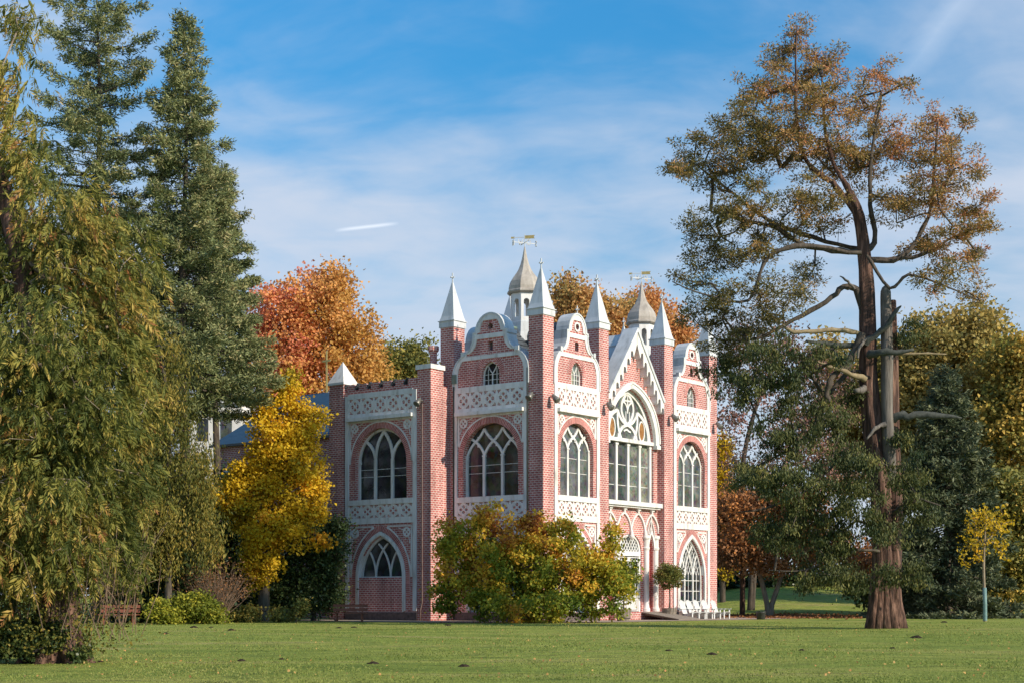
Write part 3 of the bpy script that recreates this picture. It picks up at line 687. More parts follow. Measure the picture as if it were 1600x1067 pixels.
for poly in rk:
    mb = MB(); mb.prism(poly, [], WC+0.001, 0.0); part(mb, 'raking_band', 'white')
mb = MB(); mb.ribbon([(CC-HWc+0.01, 12.50), (CC, 16.29), (CC+HWc-0.01, 12.50)], 0.14, -0.9, 0.07); part(mb, 'coping', 'white_metal')
mb = MB(); mb.prism([(CC-HWc+0.02, 12.35), (CC+HWc-0.02, 12.35), (CC, 16.12)], [], -3.4, -0.96); rf = part(mb, 'gable_roof', 'white_metal')
mb = MB()
for i in range(1, 5):
    q = i/5.0
    for sg in (-1, 1):
        a = (CC+sg*HWc*q, 0.97, 16.18-3.77*q); b = (a[0], 3.4, a[2]); mb.beam(a, b, 0.05, 0.05)
part(mb, 'roof_seam', 'white_metal', 'R', rf)
# hanging arcade under the great window
mb = MB(); sp = HWc*2/4
for i in range(4):
    uc = CC-HWc+sp*(i+0.5); a = pointed_arch(uc, sp/2, 4.95, 6.02, 8); mb.ribbon(a, 0.11, 0.0, 0.09+i*0.003)
    mb.ribbon([(uc, 6.02), (uc, 6.30)], 0.14, 0.0, 0.12); mb.box(uc-0.15, uc+0.15, -0.17, 0.0, 6.18, 6.30)
for i in range(1, 4):
    u = CC-HWc+sp*i; mb.lathe([(0.02, 4.50), (0.14, 4.60), (0.17, 4.72), (0.09, 4.80), (0.075, 5.05)], (u, -0.1, 0), 10, smooth=True)
shifted(mb, WC); part(mb, 'blind_arcade', 'white')
for sg in (-1, 1):                              # gothic canopies over the niches and the columns
    u = CC+sg*2.10; mb = MB()
    mb.ribbon(pointed_arch(u, 0.34, 4.0, 5.0, 8), 0.13, 0.0, 0.10); mb.ribbon(pointed_arch(u, 0.42, 4.45, 5.75, 8), 0.06, 0.0, 0.07); mb.ribbon([(u, 4.95), (u, 5.9)], 0.07, 0.0, 0.08)
    for q in (-0.2, 0.2): mb.ribbon([(u+q, 4.9), (u, 5.35)], 0.05, 0.0, 0.06+0.01*q)
    part(shifted(mb, WC), 'canopy', 'white')
    for uu, rr, wo_ in ((CC+sg*1.56, 0.17, 0.06), (CC+sg*2.62, 0.19, 0.0)):
        mb = MB(); mb.lathe([(rr*1.35, 0.45), (rr*1.35, 0.62), (rr*1.1, 0.68), (rr, 0.8), (rr, 3.95), (rr*1.15, 4.0), (rr*1.3, 4.1), (rr*1.05, 4.15), (rr*1.05, 4.55), (rr*1.4, 4.66), (rr*1.4, 4.80)], (uu, -wo_, 0), 14, smooth=False)
        part(shifted(mb, WC), 'column', 'white')
# door
mb = MB(); d0 = -0.18; fa = pointed_arch(CC, 1.14, 3.85, 4.78)
def bar(p, wd=0.1, pr=0.06): mb.ribbon(p, wd, d0, d0+pr+jit())
bar(opening([(CC+(p[0]-CC)*0.95, p[1]-0.03) for p in fa], 0.45), 0.14, 0.10)
mb.box(CC-1.12, CC+1.12, -(d0+0.14), -d0, 3.60, 3.86); mb.box(CC-1.12, CC+1.12, -(d0+0.16), -d0, 3.30, 3.36)
for sg in (-1, 1):
    for k in range(-4, 5):
        pts = []
        for i in range(40):
            x_ = CC+k*0.27+sg*i*0.035; z_ = 3.86+i*0.045
            if abs(x_-CC) > 1.08 or z_ > arch_z(fa, x_)-0.05:
                if pts: break
                continue
            pts.append((x_, z_))
        if len(pts) > 2: bar([pts[0], pts[-1]], 0.045, 0.035)
shifted(mb, WC); dr = part(mb, 'door', 'white')
for sg in (-1, 1):
    mb = MB(); a, b = sorted((CC+sg*0.02, CC+sg*1.06)); d1 = -0.17
    mb.ribbon([(a+0.06, 0.5), (b-0.06, 0.5), (b-0.06, 3.52), (a+0.06, 3.52)], 0.12, d1, d1+0.06, True)
    mb.box(a+0.12, b-0.12, -(d1+0.05), -d1, 1.22, 1.40)
    for u in np.linspace(a, b, 4)[1:-1]: mb.box(u-0.025, u+0.025, -(d1+0.045), -d1, 1.4, 3.46)
    for z in (1.62, 2.25, 2.88): mb.box(a+0.12, b-0.12, -(d1+0.04), -d1, z, z+0.04)
    mb.box(a+0.12, b-0.12, -(d1+0.01), -d1, 0.56, 1.22)
    mb.ribbon([(CC+sg*0.15+sg*(0.75-0.75*math.cos(q)), 0.6+0.55*math.sin(q)) for q in np.linspace(0, PI/2, 8)], 0.07, d1, d1+0.05)
    shifted(mb, WC); lf = part(mb, 'door_leaf', 'chair_white', 'R', dr)
mb = MB(); mb.box(CC-1.13, CC+1.13, 0.185, 0.20, 0.5, 3.62); part(shifted(mb, WC), 'pane', 'glass', 'R', dr)
mb = MB(); mb.prism(fa, [], d0-0.02, d0); part(shifted(mb, WC), 'pane', 'glass', 'R', dr)
mb = MB(); mb.box(CC-2.86, CC+2.86, -0.42, 0.46, 0.0, 0.44); part(mb, 'doorstep', 'brick')

# ---- side wing on the shaded left
wing_x = -1.7                                   # plane of the wing front in house coordinates (x)
def wing():
    g = []
    n0 = set(bpy.data.objects)
    bay('L', -9.75, 2.64, 1.88, 'low', gabled=False, ztop=12.42)
    for o in set(bpy.data.objects) - n0:
        if o.parent is house: o.location.x += wing_x
wing()
mb = MB(); mb.box(wing_x, wing_x+1.05, 6.17, 7.11, 0, 13.43); pl = part(mb, 'pillar', 'brick')
mb = MB(); mb.box(wing_x-0.07, wing_x+1.12, 6.10, 7.18, 13.43, 13.68); part(mb, 'cap', 'white', 'R', pl)
mb = MB(); mb.box(wing_x-0.05, wing_x+1.0, 12.5, 13.6, 0, 13.12); pl = part(mb, 'pillar', 'brick')
mb = MB(); x0, x1, y0, y1, z = wing_x-0.12, wing_x+1.07, 12.43, 13.67, 13.12
mb.box(x0, x1, y0, y1, z, z+0.12); ap = ((x0+x1)/2, (y0+y1)/2, z+1.35); q = [(x0,y0,z+0.12),(x1,y0,z+0.12),(x1,y1,z+0.12),(x0,y1,z+0.12)]
for k in range(4): mb.face([q[k], q[(k+1)%4], ap])
part(mb, 'cap', 'white', 'R', pl)
mb = MB(); mb.box(wing_x+1.05, 0.02, 6.27, 6.9, 0, 12.6); mb.box(wing_x+0.5, 3.5, 6.95, 13.5, 0, 12.3); part(mb, 'wall', 'brick')
mb = MB(); mb.box(wing_x+0.02, wing_x+0.5, 7.11, 12.5, 12.42, 12.72); part(mb, 'parapet', 'brick')
for i in range(6):
    s0 = 7.2 + i*0.9
    mb = MB()
    prof = [(0, 12.72), (0.62, 12.72), (0.62, 12.98), (0.50, 13.05), (0.10, 13.05), (0.0, 12.98)]
    for xx in (wing_x+0.04, wing_x+0.48):
        mb.face([(xx, s0+a, b) for a, b in (prof if xx > wing_x+0.2 else prof[::-1])])
    for k in range(len(prof)):
        a, b = prof[k], prof[(k+1)%len(prof)]; mb.face([(wing_x+0.04, s0+a[0], a[1]), (wing_x+0.48, s0+a[0], a[1]), (wing_x+0.48, s0+b[0], b[1]), (wing_x+0.04, s0+b[0], b[1])])
    part(mb, 'merlon', 'brick')
    mb = MB(); mb.beam((wing_x+0.25, s0+0.68, 13.08), (wing_x+0.25, s0+0.92, 12.76), 0.50, 0.06); part(mb, 'crenel_shade', 'slate')  # dark slab added for the slanted shadow between merlons

# ---- main walls, roof, rear gables and lanterns
mb = MB(); mb.box(0.5, 17.3, 0.96, 6.4, 0, 12.3); part(mb, 'core_wall', 'brick')
mb = MB(); mb.box(17.0, 17.75, 0.93, 6.0, 0, 12.4); part(mb, 'wall', 'brick')
mb = MB(); mb.box(0.93, 16.9, 6.3, 6.88, 0, 12.4); part(mb, 'wall', 'brick')
mb = MB(); q0 = [(0.55, 1.0, 12.6), (17.3, 1.0, 12.6), (17.3, 5.9, 12.6), (0.55, 5.9, 12.6)]; r0, r1 = (0.55, 3.45, 15.75), (17.3, 3.45, 15.75)
mb.face([q0[0], q0[1], r1, r0]); mb.face([q0[2], q0[3], r0, r1]); mb.face([q0[3], q0[0], r0]); mb.face([q0[1], q0[2], r1]); rf = part(mb, 'roof', 'slate')
mb = MB(); mb.tube([(0.6, 3.45, 15.8), (17.3, 3.45, 15.8)], [0.09, 0.09], 8); part(mb, 'ridge_cap', 'verdigris', 'R', rf)
for i in range(12):
    q = (i+0.5)/12
    mb = MB(); mb.beam((0.75, 1.0+2.45*q-0.02, 12.62+3.15*q), (17.2, 1.0+2.45*q-0.02, 12.62+3.15*q), 0.27, 0.035, (0, -3.15, 2.45)); part(mb, 'slate_course', 'slate', 'R', rf)
n0 = set(bpy.data.objects)
gable('R', 3.03, 2.10, True); gable('R', 14.825, 2.075, True)
for o in set(bpy.data.objects) - n0:
    if o.parent is house: o.location.y = 6.2
mb = MB(); mb.lathe([(0.22, 12.0), (0.20, 14.3), (0.20, 14.6), (0.31, 14.75), (0.31, 14.95), (0.2, 14.95)], (0.15, 7.55, 0), 10); part(mb, 'chimney', 'brick')
def letter(mb, ch, c, ux, h=0.30):
    S = {'N': [[(-.4,0),(-.4,1),(.4,0),(.4,1)]], 'W': [[(-.5,1),(-.25,0),(0,.7),(.25,0),(.5,1)]], 'S': [[(.4,.85),(0,1),(-.4,.8),(.4,.25),(0,0),(-.4,.15)]],
         'O': [[(.4*math.cos(a), .5+.5*math.sin(a)) for a in np.linspace(0, 2*PI, 13)]]}[ch]
    for st in S:
        for a, b in zip(st, st[1:]):
            mb.beam(Vector(c)+Vector(ux)*a[0]*h*0.8+Vector((0,0,a[1]*h)), Vector(c)+Vector(ux)*b[0]*h*0.8+Vector((0,0,b[1]*h)), 0.03, 0.045)
def lantern(cx, cy, seed):
    mb = MB(); n = 8; r = 0.80; z0, z1 = 15.2, 17.72
    for k in range(n):
        a0 = 2*PI*k/n + PI/8; a1 = a0 + 2*PI/n; p0 = Vector((r*math.cos(a0), r*math.sin(a0), 0)); p1 = Vector((r*math.cos(a1), r*math.sin(a1), 0))
        w = (p1-p0).length; ux = (p1-p0)/w; nn = Vector((ux.y, -ux.x, 0))
        t_ = MB(); ar = opening(arc(w/2, 17.25, 0.155, PI, 0, 8), 16.42); t_.prism([(0, z0), (w, z0), (w, z1), (0, z1)], [ar], -0.08, 0.0, True)
        for f in t_.f:
            pts = []
            for i in f:
                u, y, z = t_.v[i]; q = p0 + ux*u - nn*y; pts.append((cx+q.x, cy+q.y, z))
            mb.face(pts)
    lt = part(mb, 'lantern', 'white')
    mb = MB(); mb.lathe([(1.18, 14.3), (1.0, 15.0), (0.86, 15.6), (0.82, 16.15), (0.80, 16.2)], (cx, cy, 0), 8, PI/8); part(mb, 'skirt', 'white_metal', 'R', lt)
    mb = MB(); mb.lathe([(0.90, 17.72), (0.99, 17.80), (0.99, 17.88), (0.90, 17.94), (0.91, 18.12), (0.84, 18.40), (0.68, 18.66), (0.50, 18.88), (0.35, 19.12), (0.235, 19.40), (0.15, 19.72), (0.09, 20.0), (0.04, 20.28), (0.02, 20.35)], (cx, cy, 0), 8, PI/8)
    mb.lathe([(0.9, 17.71), (0.02, 17.715)], (cx, cy, 0), 8, PI/8)
    part(mb, 'dome', 'dome_shingle', 'R', lt)
    mb = MB(); mb.lathe([(0.022, 20.2), (0.022, 21.0), (0.0, 21.06)], (cx, cy, 0), 6)
    ex = Vector((math.cos(-A_R), math.sin(-A_R), 0)); ey = Vector((-ex.y, ex.x, 0)); c = Vector((cx, cy, 0))
    d = (ex*0.94+ey*0.34); d2 = Vector((-d.y, d.x, 0))
    mb.beam(c - d*0.62 + Vector((0,0,20.55)), c + d*0.62 + Vector((0,0,20.55)), 0.03, 0.03); mb.beam(c - d2*0.62 + Vector((0,0,20.56)), c + d2*0.62 + Vector((0,0,20.56)), 0.03, 0.03)
    g = Vector((0,0,20.86)); dv = (ex*0.98 - ey*0.2)
    mb.beam(c+g-dv*0.62, c+g, 0.03, 0.03)
    wv = part(mb, 'weathervane', 'white_metal', 'R', lt)
    for ch, c_, ax_ in (('N', c - d*0.66 + Vector((0,0,20.36)), d2), ('O', c + d2*-0.62 + Vector((0,0,20.30)), ex), ('W', c + d2*0.64 + Vector((0,0,20.58)), ex), ('S', c + d*0.66 + Vector((0,0,20.4)), d2)):
        mb = MB(); letter(mb, ch, c_, ax_); part(mb, 'compass_letter', 'chair_white', 'R', lt)
    # c - d*0.66 + Vector((0,0,20.36)), d2); letter(mb, 'O', c + d2*-0.62 + Vector((0,0,20.30)), ex); letter(mb, 'W', c + d2*0.64 + Vector((0,0,20.58)), ex); letter(mb, 'S', c + d*0.66 + Vector((0,0,20.4)), d2)
    mb = MB(); pl_ = [(0,-.09),(.56,-.09),(.50,0),(.56,.09),(0,.09)]
    for s2 in (-0.012, 0.012):
        mb.face([c+g+dv*a+Vector((0,0,b))+Vector((-dv.y,dv.x,0))*s2 for a, b in pl_])
    mb.obox(c+g-dv*0.66, dv*0.1, Vector((-dv.y,dv.x,0))*0.012, (0,0,0.05))
    part(mb, 'vane_flag', 'gold', 'R', lt)
lantern(3.0, 3.45, 1); lantern(14.75, 3.45, 2)
def floodlight(x, y, z, dx, dy):
    mb = MB(); d = Vector((dx, dy, 0)).normalized(); s = Vector((-d.y, d.x, 0)); c = Vector((x, y, z))
    mb.beam(c, c+d*0.28, 0.05, 0.05); ax = (d*0.75 + Vector((0,0,-0.66))).normalized()
    vs_, fs = tube_arrays([c+d*0.22+Vector((0,0,0.10)), c+d*0.28+ax*0.10, c+d*0.28+ax*0.34, c+d*0.28+ax*0.36], [0.07, 0.14, 0.19, 0.17], 10); mb.mesh(vs_, fs, True)
    part(mb, 'floodlight', 'lamp_metal')
for f in ((0.0, 0.55, 11.75, -1, 0), (0.55, 0.0, 11.65, 0, -1), (5.6, 0.0, 11.75, 0, -1), (12.3, 0.0, 11.75, 0, -1), (17.4, 0.0, 11.75, 0, -1), (wing_x, 6.72, 11.75, -1, 0)): floodlight(*f)
def pipe(pts, r, mat):
    mb = MB(); mb.tube(pts, [r]*len(pts), 8); part(mb, 'drainpipe', mat)
pipe([(wing_x-0.06, 6.72, 11.6), (wing_x-0.06, 6.72, 1.0), (wing_x-0.10, 6.80, 0.6), (wing_x-0.12, 6.80, 0.02)], 0.045, 'pipe')
pipe([(-0.06, 5.94, 12.6), (-0.06, 5.94, 0.1)], 0.06, 'dark_metal'); pipe([(-0.05, 0.97, 13.2), (-0.05, 0.97, 0.1)], 0.05, 'dark_metal')
mb = MB(); mb.box(-0.12, 0.25, 5.75, 6.05, 12.75, 13.25); part(mb, 'rainwater_head', 'verdigris')

# ------------------------------------------------------------------ foliage
def leaf_object(name, parent, P, D, ln, wd, tone, mat, shape='rhomb', droop=0.0, fold=0.25):
    """P positions, D long axes (unit), ln/wd sizes, tone 0..1 per leaf"""
    K = len(P); R_ = rng.normal(size=(K, 3)); S_ = np.cross(D, R_); S_ /= np.linalg.norm(S_, axis=1, keepdims=True) + 1e-9
    Nn = np.cross(S_, D)
    ln = np.broadcast_to(ln, (K,))[:, None]; wd = np.broadcast_to(wd, (K,))[:, None]
    if shape == 'rhomb':
        m_ = P + D*ln*0.45 + Nn*wd*fold
        V = np.stack([P, m_ - S_*wd*0.5, P + D*ln, m_ + S_*wd*0.5], 1); F = np.array([[0, 1, 2, 3]])
    else:                                        # spray: two bent quads
        dz = np.array([0, 0, -1.0]); p1 = P + D*ln*0.5; p2 = P + D*ln + dz*ln*droop
        V = np.stack([P - S_*wd*0.25, P + S_*wd*0.25, p1 + S_*wd*0.55, p1 - S_*wd*0.55, p2 + S_*wd*0.12, p2 - S_*wd*0.12], 1); F = np.array([[0, 1, 2, 3], [3, 2, 4, 5]])
    nv = V.shape[1]; nf = len(F)
    idx = (np.arange(K)[:, None, None]*nv + F[None]).reshape(-1).astype(np.int32)
    me = bpy.data.meshes.new(name); me.vertices.add(K*nv); me.vertices.foreach_set('co', V.reshape(-1).astype(np.float32))
    me.loops.add(len(idx)); me.loops.foreach_set('vertex_index', idx)
    me.polygons.add(K*nf); me.polygons.foreach_set('loop_start', np.arange(0, K*nf*4, 4, dtype=np.int32))
    me.update(calc_edges=True)
    at_ = me.attributes.new('tone', 'FLOAT', 'FACE'); at_.data.foreach_set('value', np.repeat(np.clip(tone, 0.0, 1.0), nf).astype(np.float32))
    me.materials.append(M(mat)); o = bpy.data.objects.new(name, me); col.objects.link(o)
    if parent: o.parent = parent
    return o
def unit(a): return a / (np.linalg.norm(a, axis=1, keepdims=True) + 1e-9)
def rdir(K): return unit(rng.normal(size=(K, 3)))
def blob_points(blobs, base, Y, n, shell=0.45):
    """blobs in photograph pixels around distance Y -> clump centres relative to base"""
    w = np.array([b[2]*b[3]*(b[5] if len(b) > 5 and b[5] else b[2]) for b in blobs], float)**0.75; w /= w.sum(); pts = []; which = []
    for bi, b in enumerate(blobs):
        k = max(2, int(round(n*w[bi]))); dY = b[4] if len(b) > 4 else 0; Yb = Y + dY
        c = at(b[0], b[1], Yb); s_ = Yb/FPX; rx, rz = b[2]*s_, b[3]*s_; ry = (b[5] if len(b) > 5 and b[5] else b[2])*s_
        d = rdir(k); q = rng.random(k)**shell; p = d*q[:, None]*np.array([rx, ry, rz]); p += np.array(c)
        pts.append(p); which += [bi]*k
    p = np.concatenate(pts); p[:, 2] = np.maximum(p[:, 2], 0.15); return p - np.array(base), np.array(which)
def grow(trunk, tr_r, targets, up=0.5, r_tw=0.012, sag=0.08, maxr=None):
    """join every clump to the nearest wood already grown; thickness follows what a branch carries"""
    pos = [np.array(p, float) for p in trunk]; par = [i-1 for i in range(len(trunk))]; nT = len(trunk)
    N0 = len(targets)*6 + nT; P = np.full((N0, 3), 1e6); P[:nT] = pos; n = nT
    dm = np.min(np.linalg.norm(targets[:, None]-P[None, :nT], axis=2), axis=1)
    chains = []; pa = list(par)
    for ti in np.argsort(dm):
        t_ = targets[ti]; df = P[:n]-t_; d = np.sqrt((df**2).sum(1)); cost = d + up*np.maximum(0, df[:, 2])
        j = int(np.argmin(cost)); L = d[j]
        if L < 0.05: continue
        k = int(min(5, max(1, L/0.8))); ctl = (P[j]+t_)/2 + np.array([0, 0, -sag*L]) + rng.normal(size=3)*0.07*L; ch = [j]; pv = j
        for i in range(1, k+1):
            q = i/k; pt = (1-q)**2*P[j] + 2*q*(1-q)*ctl + q*q*t_
            P[n] = pt; pa.append(pv); pv = n; ch.append(n); n += 1
        chains.append(ch)
    w = np.zeros(n)
    for ch in chains: w[ch[-1]] += 1
    for i in range(n-1, nT-1, -1): w[pa[i]] += w[i]
    r = r_tw*np.maximum(w, 1)**0.5
    if maxr: r = np.minimum(r, maxr)
    mb = MB()
    for ch in chains:
        rr = [r[ch[1]]*1.05] + [r[i] for i in ch[1:]]
        mb.tube([P[i] for i in ch], rr, 5 if rr[0] > 0.05 else 4)
    return mb
def clump_leaves(C, n, spread, ln, wd, tone_c, tvar=0.12, dirmode='rand', flat=0.75):
    K = len(C)*n; P = np.repeat(C, n, 0) + rng.normal(size=(K, 3))*spread*np.array([1, 1, flat])
    if dirmode == 'rand': D = rdir(K); D[:, 2] -= 0.25
    elif dirmode == 'down': D = rdir(K)*0.55; D[:, 2] -= 0.9
    elif dirmode == 'up': D = rdir(K)*0.7; D[:, 2] += 0.8
    elif dirmode == 'out': D = unit(P - np.repeat(C, n, 0))*0.8 + rdir(K)*0.5
    D = unit(D); s_ = rng.uniform(0.65, 1.25, K)
    return P, D, ln*s_, wd*s_, np.repeat(tone_c, n) + rng.normal(size=K)*tvar
def trunk_path(pts_px, Y, base, radii_px):
    P = [at(x, y, Y) - Vector(base) for x, y in pts_px]; return P, [r*Y/FPX for r in radii_px]
def smooth_path(P, R_, m=4):
    o, r = [], []
    for i in range(len(P)-1):
        p0, p1, p2, p3 = P[max(i-1, 0)], P[i], P[i+1], P[min(i+2, len(P)-1)]
        for k in range(m):
            t_ = k/m; o.append(0.5*((2*p1)+(p2-p0)*t_+(2*p0-5*p1+4*p2-p3)*t_*t_+(3*p1-p0-3*p2+p3)*t_**3)); r.append(R_[i]+(R_[i+1]-R_[i])*t_)
    o.append(P[-1]); r.append(R_[-1]); return o, r
def broadleaf(name, label, cat, px, Y, trunk, tr_rad, blobs, n_cl, n_lf, spread, leaf, mat, bark='bark_grey', tone=(0.5, 0.25), tfun=None, group=None, shell=0.45, up=0.5, sag=0.06, dirmode='rand', r_tw=0.012, shape='rhomb', tvar=0.12, flat=0.75, stems=None, maxr=None):
    bx = X(px, Y); base = (bx, Y, ground_z(bx, Y)); root = empty(name, base); tag(root, label, cat, group)
    C, wh = blob_points(blobs, base, Y, n_cl, shell)
    mb = MB(); P0 = []
    for tk, rd in [(trunk, tr_rad)] + (stems or []):
        tp, rr = trunk_path(tk, Y, base, rd); tp, rr = smooth_path(tp, rr); tp[0].z = min(tp[0].z, -0.05); mb.tube(tp, rr, 10); P0 += tp[len(tp)//3:]
    mb.build('trunk', M(bark), root)
    br = grow([tuple(p) for p in P0], None, C, up, r_tw, sag, maxr); br.build('branches', M(bark), root)['kind'] = 'stuff'
    tc_ = tone[0] + rng.normal(size=len(C))*tone[1]
    if tfun is not None: tc_ = tc_ + tfun(C + np.array(base), wh)
    P, D, l, w, tn = clump_leaves(C, n_lf, spread, leaf[0], leaf[1], tc_, tvar, dirmode, flat)
    P[:, 2] = np.maximum(P[:, 2], 0.06)
    leaf_object('crown', root, P, D, l, w, tn, mat, shape, 0.25)
    return root
def conifer(name, label, px, Y, apex_y, zlow, radius, n_br, mat, tufts=26, needles=12, bark='bark_grey', needle=(0.26, 0.075), lean=0.0, taper=0.8, droop=0.25, group=None, trunk_r=0.32, irregular=0.25, tone=(0.45, 0.2), shape='rhomb', gaps=0.0):
    bx = X(px, Y); base = (bx, Y, ground_z(bx, Y)); root = empty(name, base); tag(root, label, 'tree', group)
    H = at(px, apex_y, Y).z - base[2]; mb = MB()
    tp = [Vector((lean*z/H + 0.1*math.sin(z*0.3), 0.08*math.cos(z*0.25), z)) for z in np.linspace(-0.1, H, 16)]
    mb.tube(tp, [max(0.02, trunk_r*(1-z/H*0.97)) for z in np.linspace(0, H, 16)], 9); mb.build('trunk', M(bark), root)
    bm_ = MB(); Ps, Ds, Ts = [], [], []
    for i in range(n_br):
        q = (i+0.5)/n_br; z = zlow + (H-zlow-0.15)*q**0.92; az = i*2.39996 + rng.normal()*0.35
        if rng.random() < gaps: continue
        L = radius*(1-((z-zlow)/(H-zlow)))**taper*rng.uniform(1-irregular, 1+irregular*0.8) + 0.35
        rise = 0.35*L*(q-0.35) - droop*L*(1-q)*0.5
        c0 = np.array([lean*z/H, 0, z]); dirh = np.array([math.cos(az), math.sin(az), 0]); lat = np.array([-dirh[1], dirh[0], 0])
        def bp(s): return c0 + dirh*L*s + np.array([0, 0, rise*s - droop*L*0.8*s*s*(1-s*0.75) + 0.10*L*s**3])
        ss_ = np.linspace(0, 1, 5); bm_.tube([bp(s) for s in ss_], [max(0.008, 0.016*L*(1-s*0.9)) for s in ss_], 4)
        k = max(5, int(tufts*(L/radius)**1.35*2)); s = rng.random(k)**0.6*0.92+0.08
        side = rng.normal(size=k)*0.30*L*(1.05-s)*0.8; cen = np.array([bp(v_) for v_ in s]) + lat*side[:, None] + np.array([0, 0, 1])*(rng.normal(size=k)*0.10 - 0.18*np.abs(side))[:, None]
        kk = k*needles; Pq = np.repeat(cen, needles, 0) + rng.normal(size=(kk, 3))*np.array([0.15, 0.15, 0.10])
        Dq = unit(dirh*0.55 + lat*np.repeat(np.sign(side)*0.45, needles)[:, None] + rng.normal(size=(kk, 3))*0.55 + np.array([0, 0, 0.05]))
        Ps.append(Pq); Ds.append(Dq); Ts.append(np.repeat(tone[0] + rng.normal(size=k)*tone[1] + (s-0.5)*0.35, needles) + rng.normal(size=kk)*0.10)
    bm_.build('branches', M(bark), root)['kind'] = 'stuff'
    P = np.concatenate(Ps); D = np.concatenate(Ds); T_ = np.concatenate(Ts); s_ = rng.uniform(0.7, 1.3, len(P)); P[:, 2] = np.maximum(P[:, 2], 0.1)
    leaf_object('crown', root, P, D, needle[0]*s_, needle[1]*s_, T_, mat, shape, 0.3); return root

# ---- trees far behind the house
def red_left(C, wh): return np.clip((X(480, 120) - C[:, 0])/11, -0.4, 0.3)
broadleaf('maple_tree', 'tall orange and red autumn tree behind the wing, beside the firs', 'tree', 490, 118, [(492, 960), (490, 700), (488, 600), (500, 500)], [9, 7, 6, 3],
    [(440, 500, 62, 62), (500, 470, 62, 58), (540, 530, 58, 66), (410, 560, 40, 55), (480, 570, 80, 60), (560, 585, 45, 40), (430, 620, 50, 50), (520, 450, 30, 28)], 300, 125, 0.50, (0.27, 0.2), 'leaf_orange', tvar=0.08, tone=(0.42, 0.16), tfun=red_left)
broadleaf('lime_tree', 'olive green tree behind the battlements, right of the orange tree', 'tree', 635, 126, [(635, 960), (635, 700), (637, 580)], [8, 6, 3],
    [(620, 575, 45, 42), (655, 575, 35, 42), (600, 590, 30, 40), (640, 630, 60, 45)], 150, 150, 0.56, (0.27, 0.2), 'leaf_olive', tone=(0.35, 0.2))
broadleaf('beech_tree', 'amber tree rising behind the roof between the first two front spires', 'tree', 905, 116, [(905, 960), (905, 650), (903, 500)], [8, 6, 2],
    [(893, 472, 32, 36), (925, 500, 36, 42), (905, 540, 52, 50), (955, 515, 30, 36), (870, 510, 26, 40), (975, 500, 25, 30)], 170, 150, 0.55, (0.27, 0.2), 'leaf_amber', tone=(0.5, 0.2))
broadleaf('beech_tree', 'orange tree rising behind the farther lantern dome', 'tree', 1012, 122, [(1012, 960), (1012, 650), (1012, 500)], [7, 5, 2],
    [(1010, 480, 22, 30), (1030, 500, 26, 32), (995, 510, 24, 34), (1048, 525, 26, 32), (1015, 545, 45, 45)], 120, 150, 0.52, (0.27, 0.2), 'leaf_amber', tone=(0.75, 0.2))
# ---- trees behind on the right
broadleaf('ash_tree', 'thinly leaved plum grey tree right of the house with sky showing through', 'tree', 1185, 112, [(1172, 955), (1175, 850), (1160, 740), (1180, 640), (1215, 560)], [5, 4.5, 4, 3, 1.5],
    [(1170, 560, 55, 60), (1240, 560, 60, 55), (1150, 650, 38, 60), (1230, 660, 70, 60), (1300, 620, 50, 60), (1180, 740, 60, 50), (1280, 720, 60, 60)], 260, 52, 0.5, (0.22, 0.16), 'leaf_plum', tone=(0.45, 0.25), stems=[([(1175, 850), (1210, 760), (1250, 680), (1290, 600)], [4.5, 4, 3, 1.5])])
broadleaf('poplar_tree', 'narrow golden column tree at the right edge of the house', 'tree', 1129, 122, [(1129, 955), (1129, 850), (1129, 700)], [5, 4, 2],
    [(1129, 720, 12, 45), (1130, 790, 14, 55), (1130, 860, 14, 50)], 120, 60, 0.36, (0.26, 0.2), 'leaf_gold', tone=(0.25, 0.2), dirmode='up')
broadleaf('oak_tree', 'big yellow green tree behind the dark spruce on the right', 'tree', 1490, 118, [(1490, 955), (1490, 800), (1488, 650)], [11, 9, 5],
    [(1460, 540, 60, 50), (1520, 525, 62, 45), (1500, 600, 90, 60), (1420, 600, 55, 65), (1430, 700, 60, 80), (1540, 680, 60, 80), (1480, 740, 80, 60), (1390, 560, 40, 40)], 360, 130, 0.7, (0.33, 0.24), 'leaf_yellowgreen', tone=(0.55, 0.22))
broadleaf('oak_tree', 'yellow brown tree filling the right edge behind the young tree', 'tree', 1600, 112, [(1600, 955), (1600, 800), (1600, 650)], [11, 9, 5],
    [(1590, 570, 55, 45), (1640, 600, 60, 60), (1580, 650, 60, 60), (1620, 740, 70, 70), (1570, 800, 50, 60), (1610, 860, 60, 60)], 300, 120, 0.66, (0.33, 0.24), 'leaf_olive', tone=(0.65, 0.25))
conifer('spruce_tree', 'dense dark blue green spruce behind the big cedar trunk', 1478, 94, 575, 0.4, 4.0, 175, 'leaf_spruce', tufts=24, needles=11, needle=(0.34, 0.10), taper=0.75, droop=0.35, tone=(0.5, 0.2))
broadleaf('oak_tree', 'golden tree seen left of the broken cedar stem, behind the spruce', 'tree', 1375, 126, [(1375, 950), (1375, 800), (1372, 650)], [9, 8, 4],
    [(1370, 590, 50, 60), (1330, 640, 50, 60), (1400, 660, 50, 70), (1340, 730, 60, 60), (1300, 560, 36, 40)], 200, 95, 0.66, (0.33, 0.24), 'leaf_yellowgreen', tone=(0.7, 0.2))
broadleaf('beech_tree', 'olive brown tree at the far right edge behind the young tree', 'tree', 1575, 100, [(1575, 955), (1575, 880), (1578, 820)], [8, 7, 4],
    [(1560, 770, 40, 46), (1600, 780, 50, 50), (1555, 850, 44, 44), (1605, 870, 50, 50), (1640, 820, 40, 60), (1580, 920, 50, 30)], 210, 100, 0.5, (0.27, 0.2), 'leaf_olive', tone=(0.45, 0.22))
